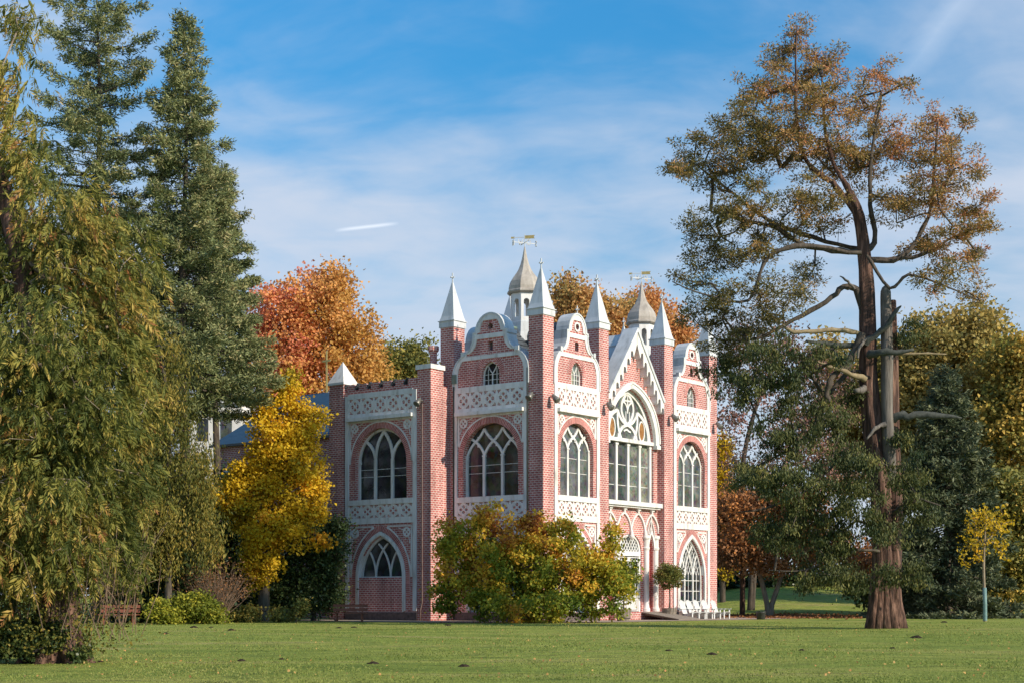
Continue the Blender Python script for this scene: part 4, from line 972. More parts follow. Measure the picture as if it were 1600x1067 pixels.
broadleaf('laurel_bush', 'dark evergreen thicket between the spruce and the cedar foot', 'bush', 1410, 104, [(1410, 955), (1410, 920), (1410, 880)], [5, 4, 3], [(1400, 880, 50, 60), (1440, 910, 50, 44), (1360, 910, 40, 40), (1520, 915, 44, 36)], 140, 90, 0.5, (0.27, 0.19), 'leaf_dark', tone=(0.45, 0.22))
broadleaf('maple_tree', 'low spreading russet tree with two leaning pale stems right of the chairs', 'tree', 1206, 101, [(1200, 950), (1192, 915), (1180, 870), (1165, 820)], [4.5, 3.8, 3.2, 1.6],
    [(1170, 790, 45, 34), (1220, 800, 50, 40), (1160, 850, 42, 34), (1215, 860, 55, 36), (1270, 850, 45, 40), (1250, 800, 40, 40), (1330, 870, 40, 32)], 190, 120, 0.5, (0.23, 0.17), 'leaf_russet', bark='bark_pale', tone=(0.5, 0.28), stems=[([(1204, 950), (1214, 920), (1228, 880), (1245, 830)], [4.5, 3.8, 3.2, 1.6])])
broadleaf('maple_tree', 'small dull red tree with one straight brown trunk beside the house corner', 'tree', 1160, 106, [(1160, 950), (1160, 900), (1158, 830)], [4.5, 4, 2],
    [(1150, 800, 30, 34), (1165, 840, 36, 36), (1140, 860, 22, 30)], 80, 80, 0.5, (0.3, 0.22), 'leaf_russet', bark='bark_red', tone=(0.35, 0.22))
broadleaf('hedge', 'dark clipped hedge closing the view behind the lawn on the right', 'hedge', 1360, 134, [(1360, 930), (1360, 915)], [4, 2],
    [(x_, 910, 38, 38) for x_ in range(1100, 1720, 44)], 330, 70, 0.55, (0.36, 0.26), 'leaf_dark', tone=(0.3, 0.2))

# ---- left side: firs, yew, yellow tree, shrubs
conifer('fir_tree', 'tallest fir on the left, its top cut by the picture edge', 152, 80, -70, 3.0, 4.6, 215, 'leaf_fir', tufts=22, needles=22, needle=(0.225, 0.062), taper=0.42, droop=0.12, irregular=0.5, tone=(0.5, 0.22), trunk_r=0.4, gaps=0.03)
conifer('fir_tree', 'pointed fir just right of the tallest fir, whole tip against the sky', 288, 79, 24, 11.0, 3.9, 215, 'leaf_fir', tufts=23, needles=23, needle=(0.225, 0.062), taper=0.85, droop=0.12, irregular=0.45, tone=(0.55, 0.22), trunk_r=0.36, gaps=0.02)
conifer('fir_tree', 'shorter fir with a bare lower trunk left of the blue roof', 338, 86, 260, 12.6, 2.6, 90, 'leaf_fir', tufts=22, needles=22, needle=(0.225, 0.062), taper=0.6, droop=0.2, irregular=0.35, tone=(0.48, 0.22), trunk_r=0.3)
broadleaf('yew_tree', 'weeping olive yew hanging between the firs and the yellow tree', 'tree', 265, 72.6, [(262, 972), (264, 850), (262, 650), (250, 540)], [6, 5, 4, 3],
    [(225, 540, 24, 80), (262, 620, 40, 90), (235, 700, 40, 80), (290, 740, 45, 90), (250, 820, 60, 70), (310, 820, 40, 60), (215, 800, 45, 80), (185, 860, 50, 60)], 420, 120, 0.30, (0.20, 0.06), 'leaf_yew', tone=(0.5, 0.24), dirmode='down', shape='rhomb', flat=1.5, sag=-0.15)
broadleaf('maple_tree', 'bright golden yellow tree in front of the brick wing', 'tree', 412, 80, [(413, 972), (412, 930), (416, 870), (425, 760), (438, 640)], [11, 9, 7, 5, 2],
    [(446, 610, 24, 42), (432, 670, 44, 52), (470, 670, 38, 44), (412, 722, 36, 36), (455, 735, 56, 52), (388, 770, 50, 46), (480, 780, 34, 40), (428, 820, 62, 44), (378, 752, 32, 28), (410, 860, 38, 38), (500, 650, 16, 22), (408, 905, 20, 22), (500, 845, 14, 16)], 330, 115, 0.27, (0.175, 0.13), 'leaf_gold', tvar=0.08, tone=(0.46, 0.20))
broadleaf('holly_bush', 'large dark green holly beside the wing, right of the yellow tree', 'bush', 490, 82.5, [(490, 972), (490, 920), (492, 860)], [5, 4, 2],
    [(490, 850, 40, 50), (515, 880, 32, 60), (455, 900, 42, 60), (500, 930, 44, 36), (430, 930, 34, 36), (525, 830, 15, 40)], 200, 110, 0.32, (0.17, 0.11), 'leaf_dark', tone=(0.5, 0.25))
for i, (px_, Y_, bl, lab) in enumerate([
    (120, 88, [(90, 850, 70, 80), (150, 860, 70, 90), (60, 760, 80, 90)], 'tall dark laurel thicket behind the left bench'),
    (250, 86, [(220, 870, 60, 80), (280, 860, 60, 90), (250, 780, 70, 70), (200, 930, 50, 40)], 'dark laurel thicket under the weeping yew'),
    (365, 87, [(345, 870, 50, 80), (385, 900, 44, 60), (360, 790, 46, 60), (320, 920, 50, 50)], 'dark laurel thicket behind the dry brown shrub'),
    (262, 76.5, [(232, 930, 48, 44), (292, 920, 44, 50), (262, 900, 40, 40), (200, 945, 30, 28)], 'low dark laurel added for the deep shade behind the lime shrubs'),  # dark foliage added to stand for the black shade under the yew
    (20, 92, [(0, 800, 90, 120), (-60, 850, 90, 110), (40, 640, 70, 90)], 'dark evergreen thicket behind the near cypress')]):
    broadleaf('laurel_bush', lab, 'bush', px_, Y_, [(px_, 968), (px_, 900), (px_, 830)], [6, 5, 3], bl, 170, 70, 0.5, (0.29, 0.2), 'leaf_dark', tone=(0.25, 0.22), group='dark thickets on the left')
broadleaf('privet_shrub', 'small lime yellow shrub nearest the left bench', 'shrub', 250, 71, [(250, 974), (250, 960)], [2, 1], [(247, 955, 16, 18), (262, 962, 12, 14)], 60, 60, 0.16, (0.13, 0.09), 'leaf_lime', tone=(0.55, 0.25), r_tw=0.006)
broadleaf('privet_shrub', 'wider lime green shrub in front of the dry brown shrub', 'shrub', 303, 72, [(303, 974), (303, 955)], [2, 1], [(290, 950, 20, 26), (315, 950, 24, 24), (335, 962, 16, 16)], 110, 60, 0.18, (0.13, 0.09), 'leaf_lime', tone=(0.4, 0.25), r_tw=0.006)
broadleaf('spindle_shrub', 'low lime shrub at the foot of the golden tree', 'shrub', 462, 77, [(462, 972), (462, 958)], [2, 1], [(470, 950, 14, 14), (390, 960, 22, 14), (440, 962, 20, 12), (355, 964, 20, 12)], 90, 55, 0.17, (0.13, 0.09), 'leaf_olive', tone=(0.35, 0.25), r_tw=0.006)
def dry_shrub():
    Y = 74; px_ = 338; base = (X(px_, Y), Y, 0.0); root = empty('dry_shrub', base); tag(root, 'dry brown leafless shrub left of the golden tree trunk', 'shrub')
    mb = MB(); Ps = []
    for i in range(170):
        az = rng.uniform(0, 2*PI); ln = rng.uniform(1.6, 3.1); sp = rng.uniform(0.1, 0.75); p = np.array([rng.normal()*0.16, rng.normal()*0.16, 0.0]); d = np.array([math.cos(az)*sp, math.sin(az)*sp, 1.0]); pts = [p]
        for k in range(4): d = d + rng.normal(size=3)*0.13; d = d/np.linalg.norm(d); pts.append(pts[-1] + d*ln/4)
        mb.tube(pts, [0.022, 0.017, 0.012, 0.009, 0.005], 4)
        for k in (2, 3):
            e = pts[k] + (rng.normal(size=3)*0.28 + np.array([0, 0, 0.3])); mb.tube([pts[k], e], [0.008, 0.004], 3)
        Ps.append(pts[-1])
    mb.build('stems', M('twig'), root)
    C = np.array(Ps); P, D, l, w, tn = clump_leaves(C, 9, 0.2, 0.11, 0.06, np.full(len(C), 0.25), 0.2); leaf_object('leaves', root, P, D, l, w, tn, 'leaf_russet')
dry_shrub()

# ---- near cypress at the left edge
def near_cypress():
    Y = 28.0; base = (X(88, Y), Y, 0.0); root = empty('cypress_tree', base); tag(root, 'near drooping cypress filling the left edge, yellowing sprays', 'tree')
    blobs = [(30, 50, 22, 50, 1, 40), (0, 150, 40, 60, 0, 60), (45, 230, 34, 50, 0, 50), (0, 300, 60, 70, 1, 80), (75, 340, 46, 60, 0, 70), (132, 290, 11, 50, 0, 30), (160, 350, 44, 44, 0, 50), (20, 430, 100, 70, 1, 110), (150, 440, 72, 60, 0, 90), (215, 400, 18, 50, 0, 40), (60, 550, 120, 80, -1, 140), (180, 540, 48, 60, 0, 70),
             (20, 670, 110, 70, -1, 130), (130, 660, 70, 60, -1, 100), (205, 640, 26, 60, 0, 50), (60, 780, 110, 60, -1, 130), (165, 770, 52, 50, 0, 80), (215, 760, 20, 40, 0, 40), (20, 870, 90, 50, -1, 110), (120, 860, 60, 36, -1, 70), (185, 850, 30, 36, 0, 40), (-60, 500, 80, 240, 1, 120), (-60, 850, 90, 110, 0, 120), (205, 895, 16, 10, 0, 20)]
    C, wh = blob_points(blobs, base, Y, 960, 0.42)
    tp = [Vector((0, 0, -0.1)), Vector((0.03, 0, 0.8)), Vector((-0.15, 0.05, 3)), Vector((-0.5, 0.3, 6)), Vector((-1.3, 0.3, 9.5)), Vector((-2.4, 0, 13))]; tp, rr = smooth_path(tp, [0.46, 0.36, 0.32, 0.24, 0.12, 0.03])
    mb = MB(); mb.tube(tp, rr, 12)
    for k in range(7):
        a = k*0.9; mb.tube([(0.30*math.cos(a), 0.30*math.sin(a), 0.75), (0.42*math.cos(a), 0.42*math.sin(a), 0.3), (0.62*math.cos(a), 0.62*math.sin(a), -0.05)], [0.10, 0.12, 0.13], 6)
    mb.build('trunk', M('bark_red'), root)
    br = grow([tuple(p) for p in tp[2:]], None, C, 0.15, 0.007, -0.12, 0.09); br.build('branches', M('bark_pale'), root)['kind'] = 'stuff'
    zc = C[:, 2]; tcl = 0.42 + rng.normal(size=len(C))*0.19 + 0.10*np.sin(C[:, 0]*1.3+C[:, 2]*0.9)
    nfr, nsl = 12, 14; KF = len(C)*nfr                   # hanging fronds, each a fan of narrow scale sprays
    FP = np.repeat(C, nfr, 0) + rng.normal(size=(KF, 3))*np.array([0.19, 0.19, 0.22]); o = FP.copy(); o[:, 2] = 0
    FD = unit(unit(o)*0.55 + rng.normal(size=(KF, 3))*0.35 + np.array([0, 0, -0.75])); FL = rng.uniform(0.16, 0.34, KF); FT = np.repeat(tcl, nfr) + rng.normal(size=KF)*0.10
    q = np.tile(np.linspace(0.0, 0.9, nsl), KF); sgn = np.tile(np.array([1, -1]*6 + [0.3, -0.3]), KF)
    FDr = np.repeat(FD, nsl, 0); side = unit(np.cross(FD, rng.normal(size=(KF, 3)))); sd_ = np.repeat(side, nsl, 0); FLr = np.repeat(FL, nsl)
    P = np.repeat(FP, nsl, 0) + FDr*(q*FLr)[:, None] + np.array([0, 0, -1.0])*(0.25*q*q*FLr)[:, None]
    D = unit(FDr*0.9 + sd_*(sgn*0.75)[:, None] + np.array([0, 0, -0.35])*q[:, None] + rng.normal(size=P.shape)*0.12)
    l = FLr*(0.60-0.26*q)*rng.uniform(0.8, 1.2, len(P)); w = l*0.21; tn = np.repeat(FT, nsl) + rng.normal(size=len(P))*0.05 + 0.20*q - 0.04
    keep = P[:, 2] > 0.25; leaf_object('crown', root, P[keep], D[keep], l[keep], w[keep], tn[keep], 'leaf_cedar_left', 'rhomb', 0.35)
    # bare twigs and shoots hanging low
    mb = MB()
    for i in range(130):
        q = rng.uniform(-1.6, 1.3); p = np.array([q, rng.normal()*0.8, rng.uniform(0.3, 1.0)]); d = unit(np.array([[rng.normal()*0.25, rng.normal()*0.2, 1.0]]))[0]; pts = [p]
        for k in range(4): d = d + rng.normal(size=3)*0.16; d /= np.linalg.norm(d); pts.append(pts[-1]+d*rng.uniform(0.3, 0.6))
        mb.tube(pts, [0.009, 0.008, 0.006, 0.005, 0.003], 4)
    mb.build('bare_shoots', M('twig'), root)
    K = 5200; P = np.stack([rng.normal(size=K)*0.75-0.3, rng.normal(size=K)*0.7-0.2, np.abs(rng.normal(size=K))*0.9+0.2], 1); leaf_object('shoot_leaves', root, P, rdir(K), 0.07*rng.uniform(.6, 1.3, K), 0.045*rng.uniform(.6, 1.3, K), 0.45+rng.normal(size=K)*0.25, 'leaf_yew')
near_cypress()
broadleaf('ivy_shrub', 'low blue green ivy at the foot of the near cypress', 'shrub', 125, 27.6, [(125, 1036), (125, 1025)], [2, 1], [(125, 1018, 22, 18), (40, 1000, 60, 30), (-20, 990, 60, 40), (75, 985, 30, 26)], 110, 70, 0.075, (0.07, 0.055), 'leaf_dark', tone=(0.6, 0.25), r_tw=0.003)

# ---- big autumn shrub before the house corner
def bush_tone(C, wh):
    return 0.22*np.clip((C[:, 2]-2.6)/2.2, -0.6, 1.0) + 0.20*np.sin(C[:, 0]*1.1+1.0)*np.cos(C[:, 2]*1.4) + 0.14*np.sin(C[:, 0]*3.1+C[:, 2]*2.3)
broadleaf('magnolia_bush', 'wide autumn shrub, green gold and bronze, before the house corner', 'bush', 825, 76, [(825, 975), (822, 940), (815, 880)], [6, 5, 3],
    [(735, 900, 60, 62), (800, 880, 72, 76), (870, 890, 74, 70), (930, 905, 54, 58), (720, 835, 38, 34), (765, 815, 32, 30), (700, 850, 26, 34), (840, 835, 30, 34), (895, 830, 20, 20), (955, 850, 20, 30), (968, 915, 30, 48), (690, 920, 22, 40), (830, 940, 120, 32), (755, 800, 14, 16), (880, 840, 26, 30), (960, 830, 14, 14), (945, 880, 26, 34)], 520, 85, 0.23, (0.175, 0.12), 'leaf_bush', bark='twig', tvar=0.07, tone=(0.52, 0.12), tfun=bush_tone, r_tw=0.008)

# ---- the big cedar on the right
def big_cedar():
    Y = 62.7; base = (X(1385, Y), Y, 0.0); root = empty('cedar_tree', base); B = Vector(base)
    tag(root, 'towering old cedar with red bark, dead limbs and thin brown crown', 'tree')
    def pp(x, y, dy=0.0): return at(x, y, Y+dy) - B
    def limb(pts, rad_px, name, mat, n=9):
        if name == 'limb': rad_px = [r*0.68 for r in rad_px]
        P, R_ = smooth_path([pp(*p) for p in pts], [r*Y/FPX for r in rad_px]); mb = MB()
        if name not in ('trunk', 'stem', 'dead_stem'): P = [p + Vector(rng.normal(size=3))*r*0.22 for p, r in zip(P, R_)]; R_ = [r*(1+0.13*rng.normal()) for r in R_]
        mb.tube(P, R_, n)
        if name in ('trunk', 'stem'):           # furrowed bark: ridges that wander round the trunk
            for i in range(len(P)):
                for k in range(n):
                    j = i*n+k; f_ = 1 + 0.09*math.sin(k*2*PI*5/n + i*0.35) + 0.07*(rng.random()-0.5) + (0.10*math.sin(k*2*PI*3/n+1.0) if i < 8 else 0); c_ = P[i]; v_ = mb.v[j]; mb.v[j] = tuple(c_[m_] + (v_[m_]-c_[m_])*f_ for m_ in range(3))
        mb.build(name, M(mat), root); return P
    main = limb([(1374, 984), (1377, 950), (1380, 880), (1376, 780), (1366, 690), (1358, 600), (1356, 500), (1352, 420), (1342, 340), (1326, 300)], [20, 18, 16.5, 16, 16, 14, 12.5, 10.5, 8.5, 6], 'trunk', 'bark_red', 30)
    second = limb([(1393, 984, -.25), (1393, 940, -.15), (1394, 860, 0.1), (1395, 760, .2), (1393, 690, .3), (1392, 560, .3), (1392, 470, .3)], [19, 16.5, 14.5, 14, 12, 11.5, 8], 'stem', 'bark_red', 30)
    mb = MB()
    for k, (dx, r0) in enumerate(((-26, 7), (-14, 9), (0, 10), (12, 10), (24, 8), (30, 6))):
        P = [pp(1385+dx*0.55, 915, -0.35), pp(1385+dx*0.75, 955, -0.45), pp(1385+dx*0.92, 985, -0.5)]; mb.tube(P, [r0*0.5*Y/FPX, r0*0.9*Y/FPX, r0*1.2*Y/FPX], 7)
    mb.build('root_flare', M('bark_red'), root)
    limb([(1393, 770, .25), (1389, 700, -.35), (1386, 640, -.45), (1386, 560, -.4), (1385, 500, -.35), (1384, 456, -.3), (1388, 450, -.3)], [9, 10, 9, 9.5, 9, 8, 3], 'dead_stem', 'dead_wood', 11)
    up1 = limb([(1342, 340), (1300, 285), (1262, 255), (1246, 200), (1243, 120), (1245, 40)], [8, 6.5, 5.5, 4.5, 3, 1], 'limb', 'bark_red')
    up2 = limb([(1330, 305), (1300, 250), (1288, 190), (1284, 120)], [6, 4.5, 3.5, 1.5], 'limb', 'bark_red')
    up3 = limb([(1350, 400), (1368, 370), (1360, 320), (1362, 240), (1378, 150)], [7, 5.5, 5, 3.5, 1.5], 'limb', 'bark_grey')
    up4 = limb([(1352, 410), (1410, 400), (1450, 340), (1460, 260), (1466, 190)], [7, 5.5, 4.5, 3.5, 1.5], 'limb', 'bark_grey')
    lf = limb([(1345, 395), (1300, 392), (1250, 380), (1210, 355), (1160, 345), (1110, 330)], [7, 6.5, 6, 5, 3.5, 1.5], 'limb', 'bark_grey')
    lf2 = limb([(1340, 390, 1.5), (1270, 372, 1.5), (1200, 345, 2.0), (1130, 290, 2.5), (1070, 245, 2.5)], [6, 5, 4.5, 3, 1.2], 'limb', 'bark_grey')
    lf3 = limb([(1345, 395, -1), (1240, 385, -1.5), (1195, 410, -1.5), (1170, 470, -1.5), (1100, 460, -2), (1050, 440, -2)], [5, 5, 4.2, 3.2, 2, 1], 'limb', 'bark_grey')
    lo = limb([(1350, 500), (1338, 455), (1318, 450), (1290, 472), (1240, 500), (1180, 530), (1120, 530)], [8, 7.5, 7, 6, 5, 3.5, 1.5], 'limb', 'bark_grey')
    rt = limb([(1354, 405), (1400, 405), (1450, 395), (1490, 370), (1540, 360)], [6, 5, 4, 3, 1.2], 'limb', 'bark_grey')
    rt2 = limb([(1354, 400, -1), (1390, 450, -1.2), (1420, 430, -1.5), (1470, 445, -1.5), (1530, 470, -1.5)], [4, 3.5, 3, 2.2, 1], 'limb', 'bark_grey')
    dn = limb([(1360, 590), (1330, 580), (1300, 610), (1260, 680), (1200, 720)], [6, 5, 4.5, 3.5, 1.5], 'limb', 'bark_grey')
    dn2 = limb([(1370, 700, .2), (1330, 705, .5), (1280, 745, .8), (1210, 790, .5), (1150, 800, .5)], [6, 5, 4, 3, 1.2], 'limb', 'bark_grey')
    dn3 = limb([(1395, 800, -.6), (1430, 780, -1.5), (1470, 790, -2)], [4, 3, 1], 'limb', 'bark_grey')
    dn4 = limb([(1372, 860, -.6), (1320, 860, -1.5), (1260, 890, -2), (1200, 890, -2)], [4, 3, 2, 1], 'limb', 'bark_grey')
    # dead limbs
    limb([(1352, 535, -.4), (1385, 510, -.8), (1398, 490, -1), (1408, 478, -1)], [6, 5, 3.5, 1], 'dead_limb', 'dead_wood_dark')
    limb([(1356, 556, -.5), (1375, 549, -1), (1400, 552, -1.2), (1428, 546, -1.4)], [6, 5, 4, 2], 'dead_limb', 'dead_wood_dark')
    limb([(1395, 652, -.3), (1430, 648, -.6), (1470, 650, -.8), (1502, 653, -1)], [7, 5.5, 4.5, 1.5], 'dead_limb', 'dead_wood_dark')
    limb([(1395, 553, .2), (1440, 552, 0), (1478, 553, 0)], [3, 2.4, 1], 'dead_limb', 'dead_wood_yellow')
    limb([(1348, 524, -.4), (1320, 517, -.8), (1280, 517, -1), (1240, 519, -1.2), (1222, 508, -1.2)], [3.5, 4, 3.5, 3, 1], 'dead_limb', 'dead_wood_yellow')
    limb([(1352, 592, -.4), (1320, 580, -.9), (1290, 570, -1), (1272, 562, -1)], [5, 4, 2.5, 1], 'dead_limb', 'dead_wood_yellow')
    limb([(1338, 540, -.3), (1300, 538, -.6), (1260, 533, -.8)], [4.5, 4, 2], 'dead_limb', 'dead_wood_dark')
    limb([(1345, 525, -.4), (1328, 560, -.6), (1300, 590, -.8), (1292, 615, -.8), (1298, 628, -.8)], [6, 6, 5, 4, 2.5], 'dead_limb', 'bark_grey')
    limb([(1352, 530, -.6), (1342, 545, -.8), (1340, 560, -.8)], [2.2, 2.2, 1.5], 'dead_limb', 'dead_wood')
    limb([(1354, 606, -.4), (1342, 610, -.8), (1334, 609, -.8)], [4.5, 5.5, 1.5], 'dead_limb', 'dead_wood')
    limb([(1383, 663, -.7), (1368, 668, -.9), (1354, 686, -1)], [4, 3.5, 1.5], 'dead_limb', 'dead_wood')
    limb([(1335, 452, -.2), (1325, 440, -.3), (1312, 432, -.3)], [2, 1.8, .8], 'dead_limb', 'dead_wood')
    sk = [tuple(p) for L_ in (main[-12:], up1, up2, up3, up4, lf, lf2, lf3, lo, rt, rt2) for p in L_]
    blobs = [(1244, 55, 24, 40), (1225, 85, 32, 36), (1290, 95, 34, 42), (1255, 130, 60, 46), (1190, 145, 54, 46), (1160, 190, 48, 42), (1225, 200, 68, 46), (1295, 165, 46, 52), (1372, 128, 32, 40), (1350, 170, 36, 42), (1412, 135, 18, 26), (1385, 210, 44, 48), (1290, 240, 70, 46),
             (1190, 245, 60, 42), (1120, 215, 42, 28), (1075, 245, 42, 30), (1060, 268, 30, 22), (1130, 270, 60, 32), (1110, 350, 56, 24), (1180, 320, 64, 36), (1260, 310, 62, 36), (1340, 255, 54, 46), (1430, 240, 44, 50), (1462, 200, 34, 42), (1500, 185, 22, 18), (1490, 260, 46, 46), (1530, 270, 24, 22),
             (1450, 310, 60, 40), (1520, 330, 42, 34), (1540, 352, 24, 24), (1400, 320, 46, 36), (1490, 380, 54, 32), (1440, 385, 44, 28), (1520, 400, 34, 26), (1465, 430, 48, 28), (1520, 455, 30, 22), (1110, 395, 52, 28), (1170, 405, 56, 34), (1075, 430, 34, 22), (1120, 465, 54, 30), (1190, 460, 46, 36), (1100, 500, 50, 26), (1180, 510, 56, 28), (1260, 430, 36, 26), (1240, 470, 40, 26), (1290, 345, 44, 26), (1150, 540, 60, 28), (1220, 370, 46, 24)]
    bl = [(b[0], b[1], b[2]*0.98, b[3]*0.98, float(rng.normal()*1.3), b[2]*1.4) for b in blobs]
    C, wh = blob_points(bl, base, Y, 1120, 0.5)
    grow(sk, None, C, 0.2, 0.0105, 0.05, 0.10).build('branches', M('bark_grey'), root)['kind'] = 'stuff'
    tn0 = 0.53 + rng.normal(size=len(C))*0.17 + np.clip((C[:, 2]-15)/30, -0.25, 0.2) + np.clip(C[:, 0]/30, -0.25, 0.15)
    P, D, l, w, tn = clump_leaves(C, 95, 0.15, 0.125, 0.05, tn0, 0.12, 'out', 0.6)
    leaf_object('crown', root, P, D, l, w, tn, 'leaf_cedar_right')
    sk = [tuple(p) for L_ in (dn, dn2, dn3, dn4, main[8:20], second[4:14]) for p in L_]
    blobs = [(1290, 555, 40, 24), (1325, 625, 30, 26), (1425, 520, 34, 20), (1130, 570, 46, 26), (1210, 545, 50, 24), (1170, 600, 50, 34), (1250, 610, 50, 36), (1300, 660, 44, 40), (1230, 680, 60, 40), (1320, 720, 56, 40), (1240, 750, 70, 42), (1180, 750, 50, 34), (1330, 790, 56, 44), (1260, 810, 70, 40), (1200, 840, 50, 26), (1300, 860, 60, 34), (1420, 740, 40, 40), (1440, 790, 40, 30), (1340, 900, 50, 24), (1420, 900, 28, 34), (1380, 830, 40, 36), (1280, 905, 40, 24), (1400, 690, 26, 20), (1390, 900, 40, 18), (1220, 580, 40, 26)]
    bl = [(b[0], b[1], b[2], b[3], -1.2+float(rng.normal()*1.0), b[2]) for b in blobs]
    C, wh = blob_points(bl, base, Y, 500, 0.5)
    grow(sk, None, C, 0.1, 0.009, 0.04, 0.08).build('branches', M('bark_grey'), root)['kind'] = 'stuff'
    tn0 = 0.45 + rng.normal(size=len(C))*0.22
    P, D, l, w, tn = clump_leaves(C, 100, 0.19, 0.15, 0.055, tn0, 0.14, 'down', 0.7)
    leaf_object('lower_crown', root, P, D, l, w, tn, 'leaf_cedar_low')
big_cedar()
broadleaf('young_tree', 'slim young tree with sparse yellow leaves on the right lawn', 'tree', 1539, 80, [(1539, 971), (1538, 925), (1537, 880), (1540, 820)], [2.6, 2.3, 2, .8],
    [(1540, 830, 34, 44), (1515, 850, 22, 34), (1562, 820, 22, 34), (1535, 800, 24, 24), (1570, 860, 14, 20), (1505, 880, 12, 10)], 115, 9, 0.12, (0.17, 0.11), 'leaf_gold', bark='bark_pale', tone=(0.35, 0.2), r_tw=0.007, up=0.9)
yt = [o for o in bpy.data.objects if o.name.startswith('young_tree')][0]
mb = MB(); mb.tube([(0, -0.01, 0.05), (0.0, 0, 0.9), (-0.02, 0, 1.75)], [0.11, 0.105, 0.10], 10); mb.build('trunk_guard', M('trunk_guard'), yt)

# ------------------------------------------------------------------ garden things
CA, SA = math.cos(A_R), math.sin(A_R)
def hw_(x, y, z=0.0): return (HP[0]+CA*x-SA*y, HP[1]+SA*x+CA*y, z)
mb = MB(); pth = [(-6.5, 14.5), (-6.2, -1.0), (-2.5, -4.2), (14, -4.6), (21, -4.4), (24, -1.5), (24, 9.0), (22.5, 9.0), (19.5, 0.2), (0, 0.2), (0, 6.3), (-1.6, 6.3), (-1.6, 14.5)]
mb.face([hw_(x, y, ground_z(*hw_(x, y)[:2]) + 0.012) for x, y in pth]); tag(mb.build('gravel_path', M('gravel')), kind='structure')
def bench(px_, Y, rz, label):
    o = empty('park_bench', (X(px_, Y), Y, 0.0), rz); tag(o, label, 'bench', 'wooden park benches')
    for i in range(3): mb = MB(); mb.beam((-0.9, -0.18+i*0.16, 0.45), (0.9, -0.18+i*0.16, 0.45), 0.13, 0.04); mb.build('seat_slat', M('bench_wood'), o)
    for z, y in ((0.62, 0.25), (0.82, 0.29)): mb = MB(); mb.beam((-0.9, y, z), (0.9, y, z), 0.04, 0.14); mb.build('back_slat', M('bench_wood'), o)
    for x in (-0.65, 0.65):
        mb = MB(); mb.beam((x, -0.20, 0.0), (x, -0.20, 0.43), 0.06, 0.06, (0,1,0)); mb.beam((x, 0.18, 0.0), (x, 0.22, 0.43), 0.06, 0.06, (0,1,0)); mb.beam((x, -0.24, 0.40), (x, 0.24, 0.41), 0.06, 0.05); mb.beam((x, 0.235, 0.40), (x, 0.335, 0.90), 0.055, 0.045, (0,1,0)); mb.build('frame', M('bench_wood'), o)
bench(186, 70.5, rad(4), 'red brown slatted bench at the lawn edge beside the near cypress')
bench(546, 79.5, rad(-4), 'red brown slatted bench before the wing of the house')
# chairs
def chair():
    o = empty('garden_chair')
    for i in range(6):
        y = -0.27 + i*0.108; hgt = 0.98 - 0.05*abs(i-2.5)
        mb = MB(); mb.beam((-0.30, y*0.8, 0.30), (-0.30-0.34*hgt/0.98, y*1.0, 0.28+hgt*0.86), 0.095, 0.022, (1,0,0.3)); mb.build('back_slat', M('chair_white'), o)
    for i in range(5): mb = MB(); x = 0.38 - i*0.14; mb.beam((x, -0.28, 0.40-i*0.03), (x, 0.28, 0.40-i*0.03), 0.12, 0.022); mb.build('seat_slat', M('chair_white'), o)
    for sy in (-0.33, 0.33):
        mb = MB(); mb.beam((0.36, sy, 0), (0.36, sy, 0.56), 0.03, 0.11, (0,1,0)); mb.build('front_leg', M('chair_white'), o)
        mb = MB(); mb.beam((0.42, sy*0.9, 0.36), (-0.62, sy*0.9, 0.03), 0.03, 0.12); mb.build('rear_leg', M('chair_white'), o)
        mb = MB(); mb.beam((0.46, sy*1.05, 0.575), (-0.46, sy*1.05, 0.575), 0.14, 0.028); mb.build('armrest', M('chair_white'), o)
    mb = MB(); mb.beam((-0.46, -0.34, 0.62), (-0.46, 0.34, 0.62), 0.03, 0.09); mb.build('back_rail', M('chair_white'), o)
    return o
def on_front(px_, w):                            # distance along the sunlit front of the point seen at px_, w metres before it
    k = (px_-800)/FPX; ox, oy = HP[0]+SA*w, HP[1]-CA*w; return (k*oy-ox)/(CA-k*SA)
ch0 = chair(); labs = ['white slatted armchair nearest the tub, leftmost of the row', 'white slatted armchair second from the tub', 'white slatted armchair in the middle of the row of five', 'white slatted armchair second from the right end of the row', 'white slatted armchair at the far right end of the row']
for i, px_ in enumerate((1078, 1088.5, 1100, 1112.5, 1127)):
    c = ch0 if i == 0 else copy_tree(ch0); w = 1.35 + 0.06*math.sin(i*2.1); c.location = hw_(on_front(px_, w), -w, 0.012); c.rotation_euler = (0, 0, A_R - PI/2 + 0.06*math.sin(i*3.3)); tag(c, labs[i], 'chair', 'white garden chairs before the house')
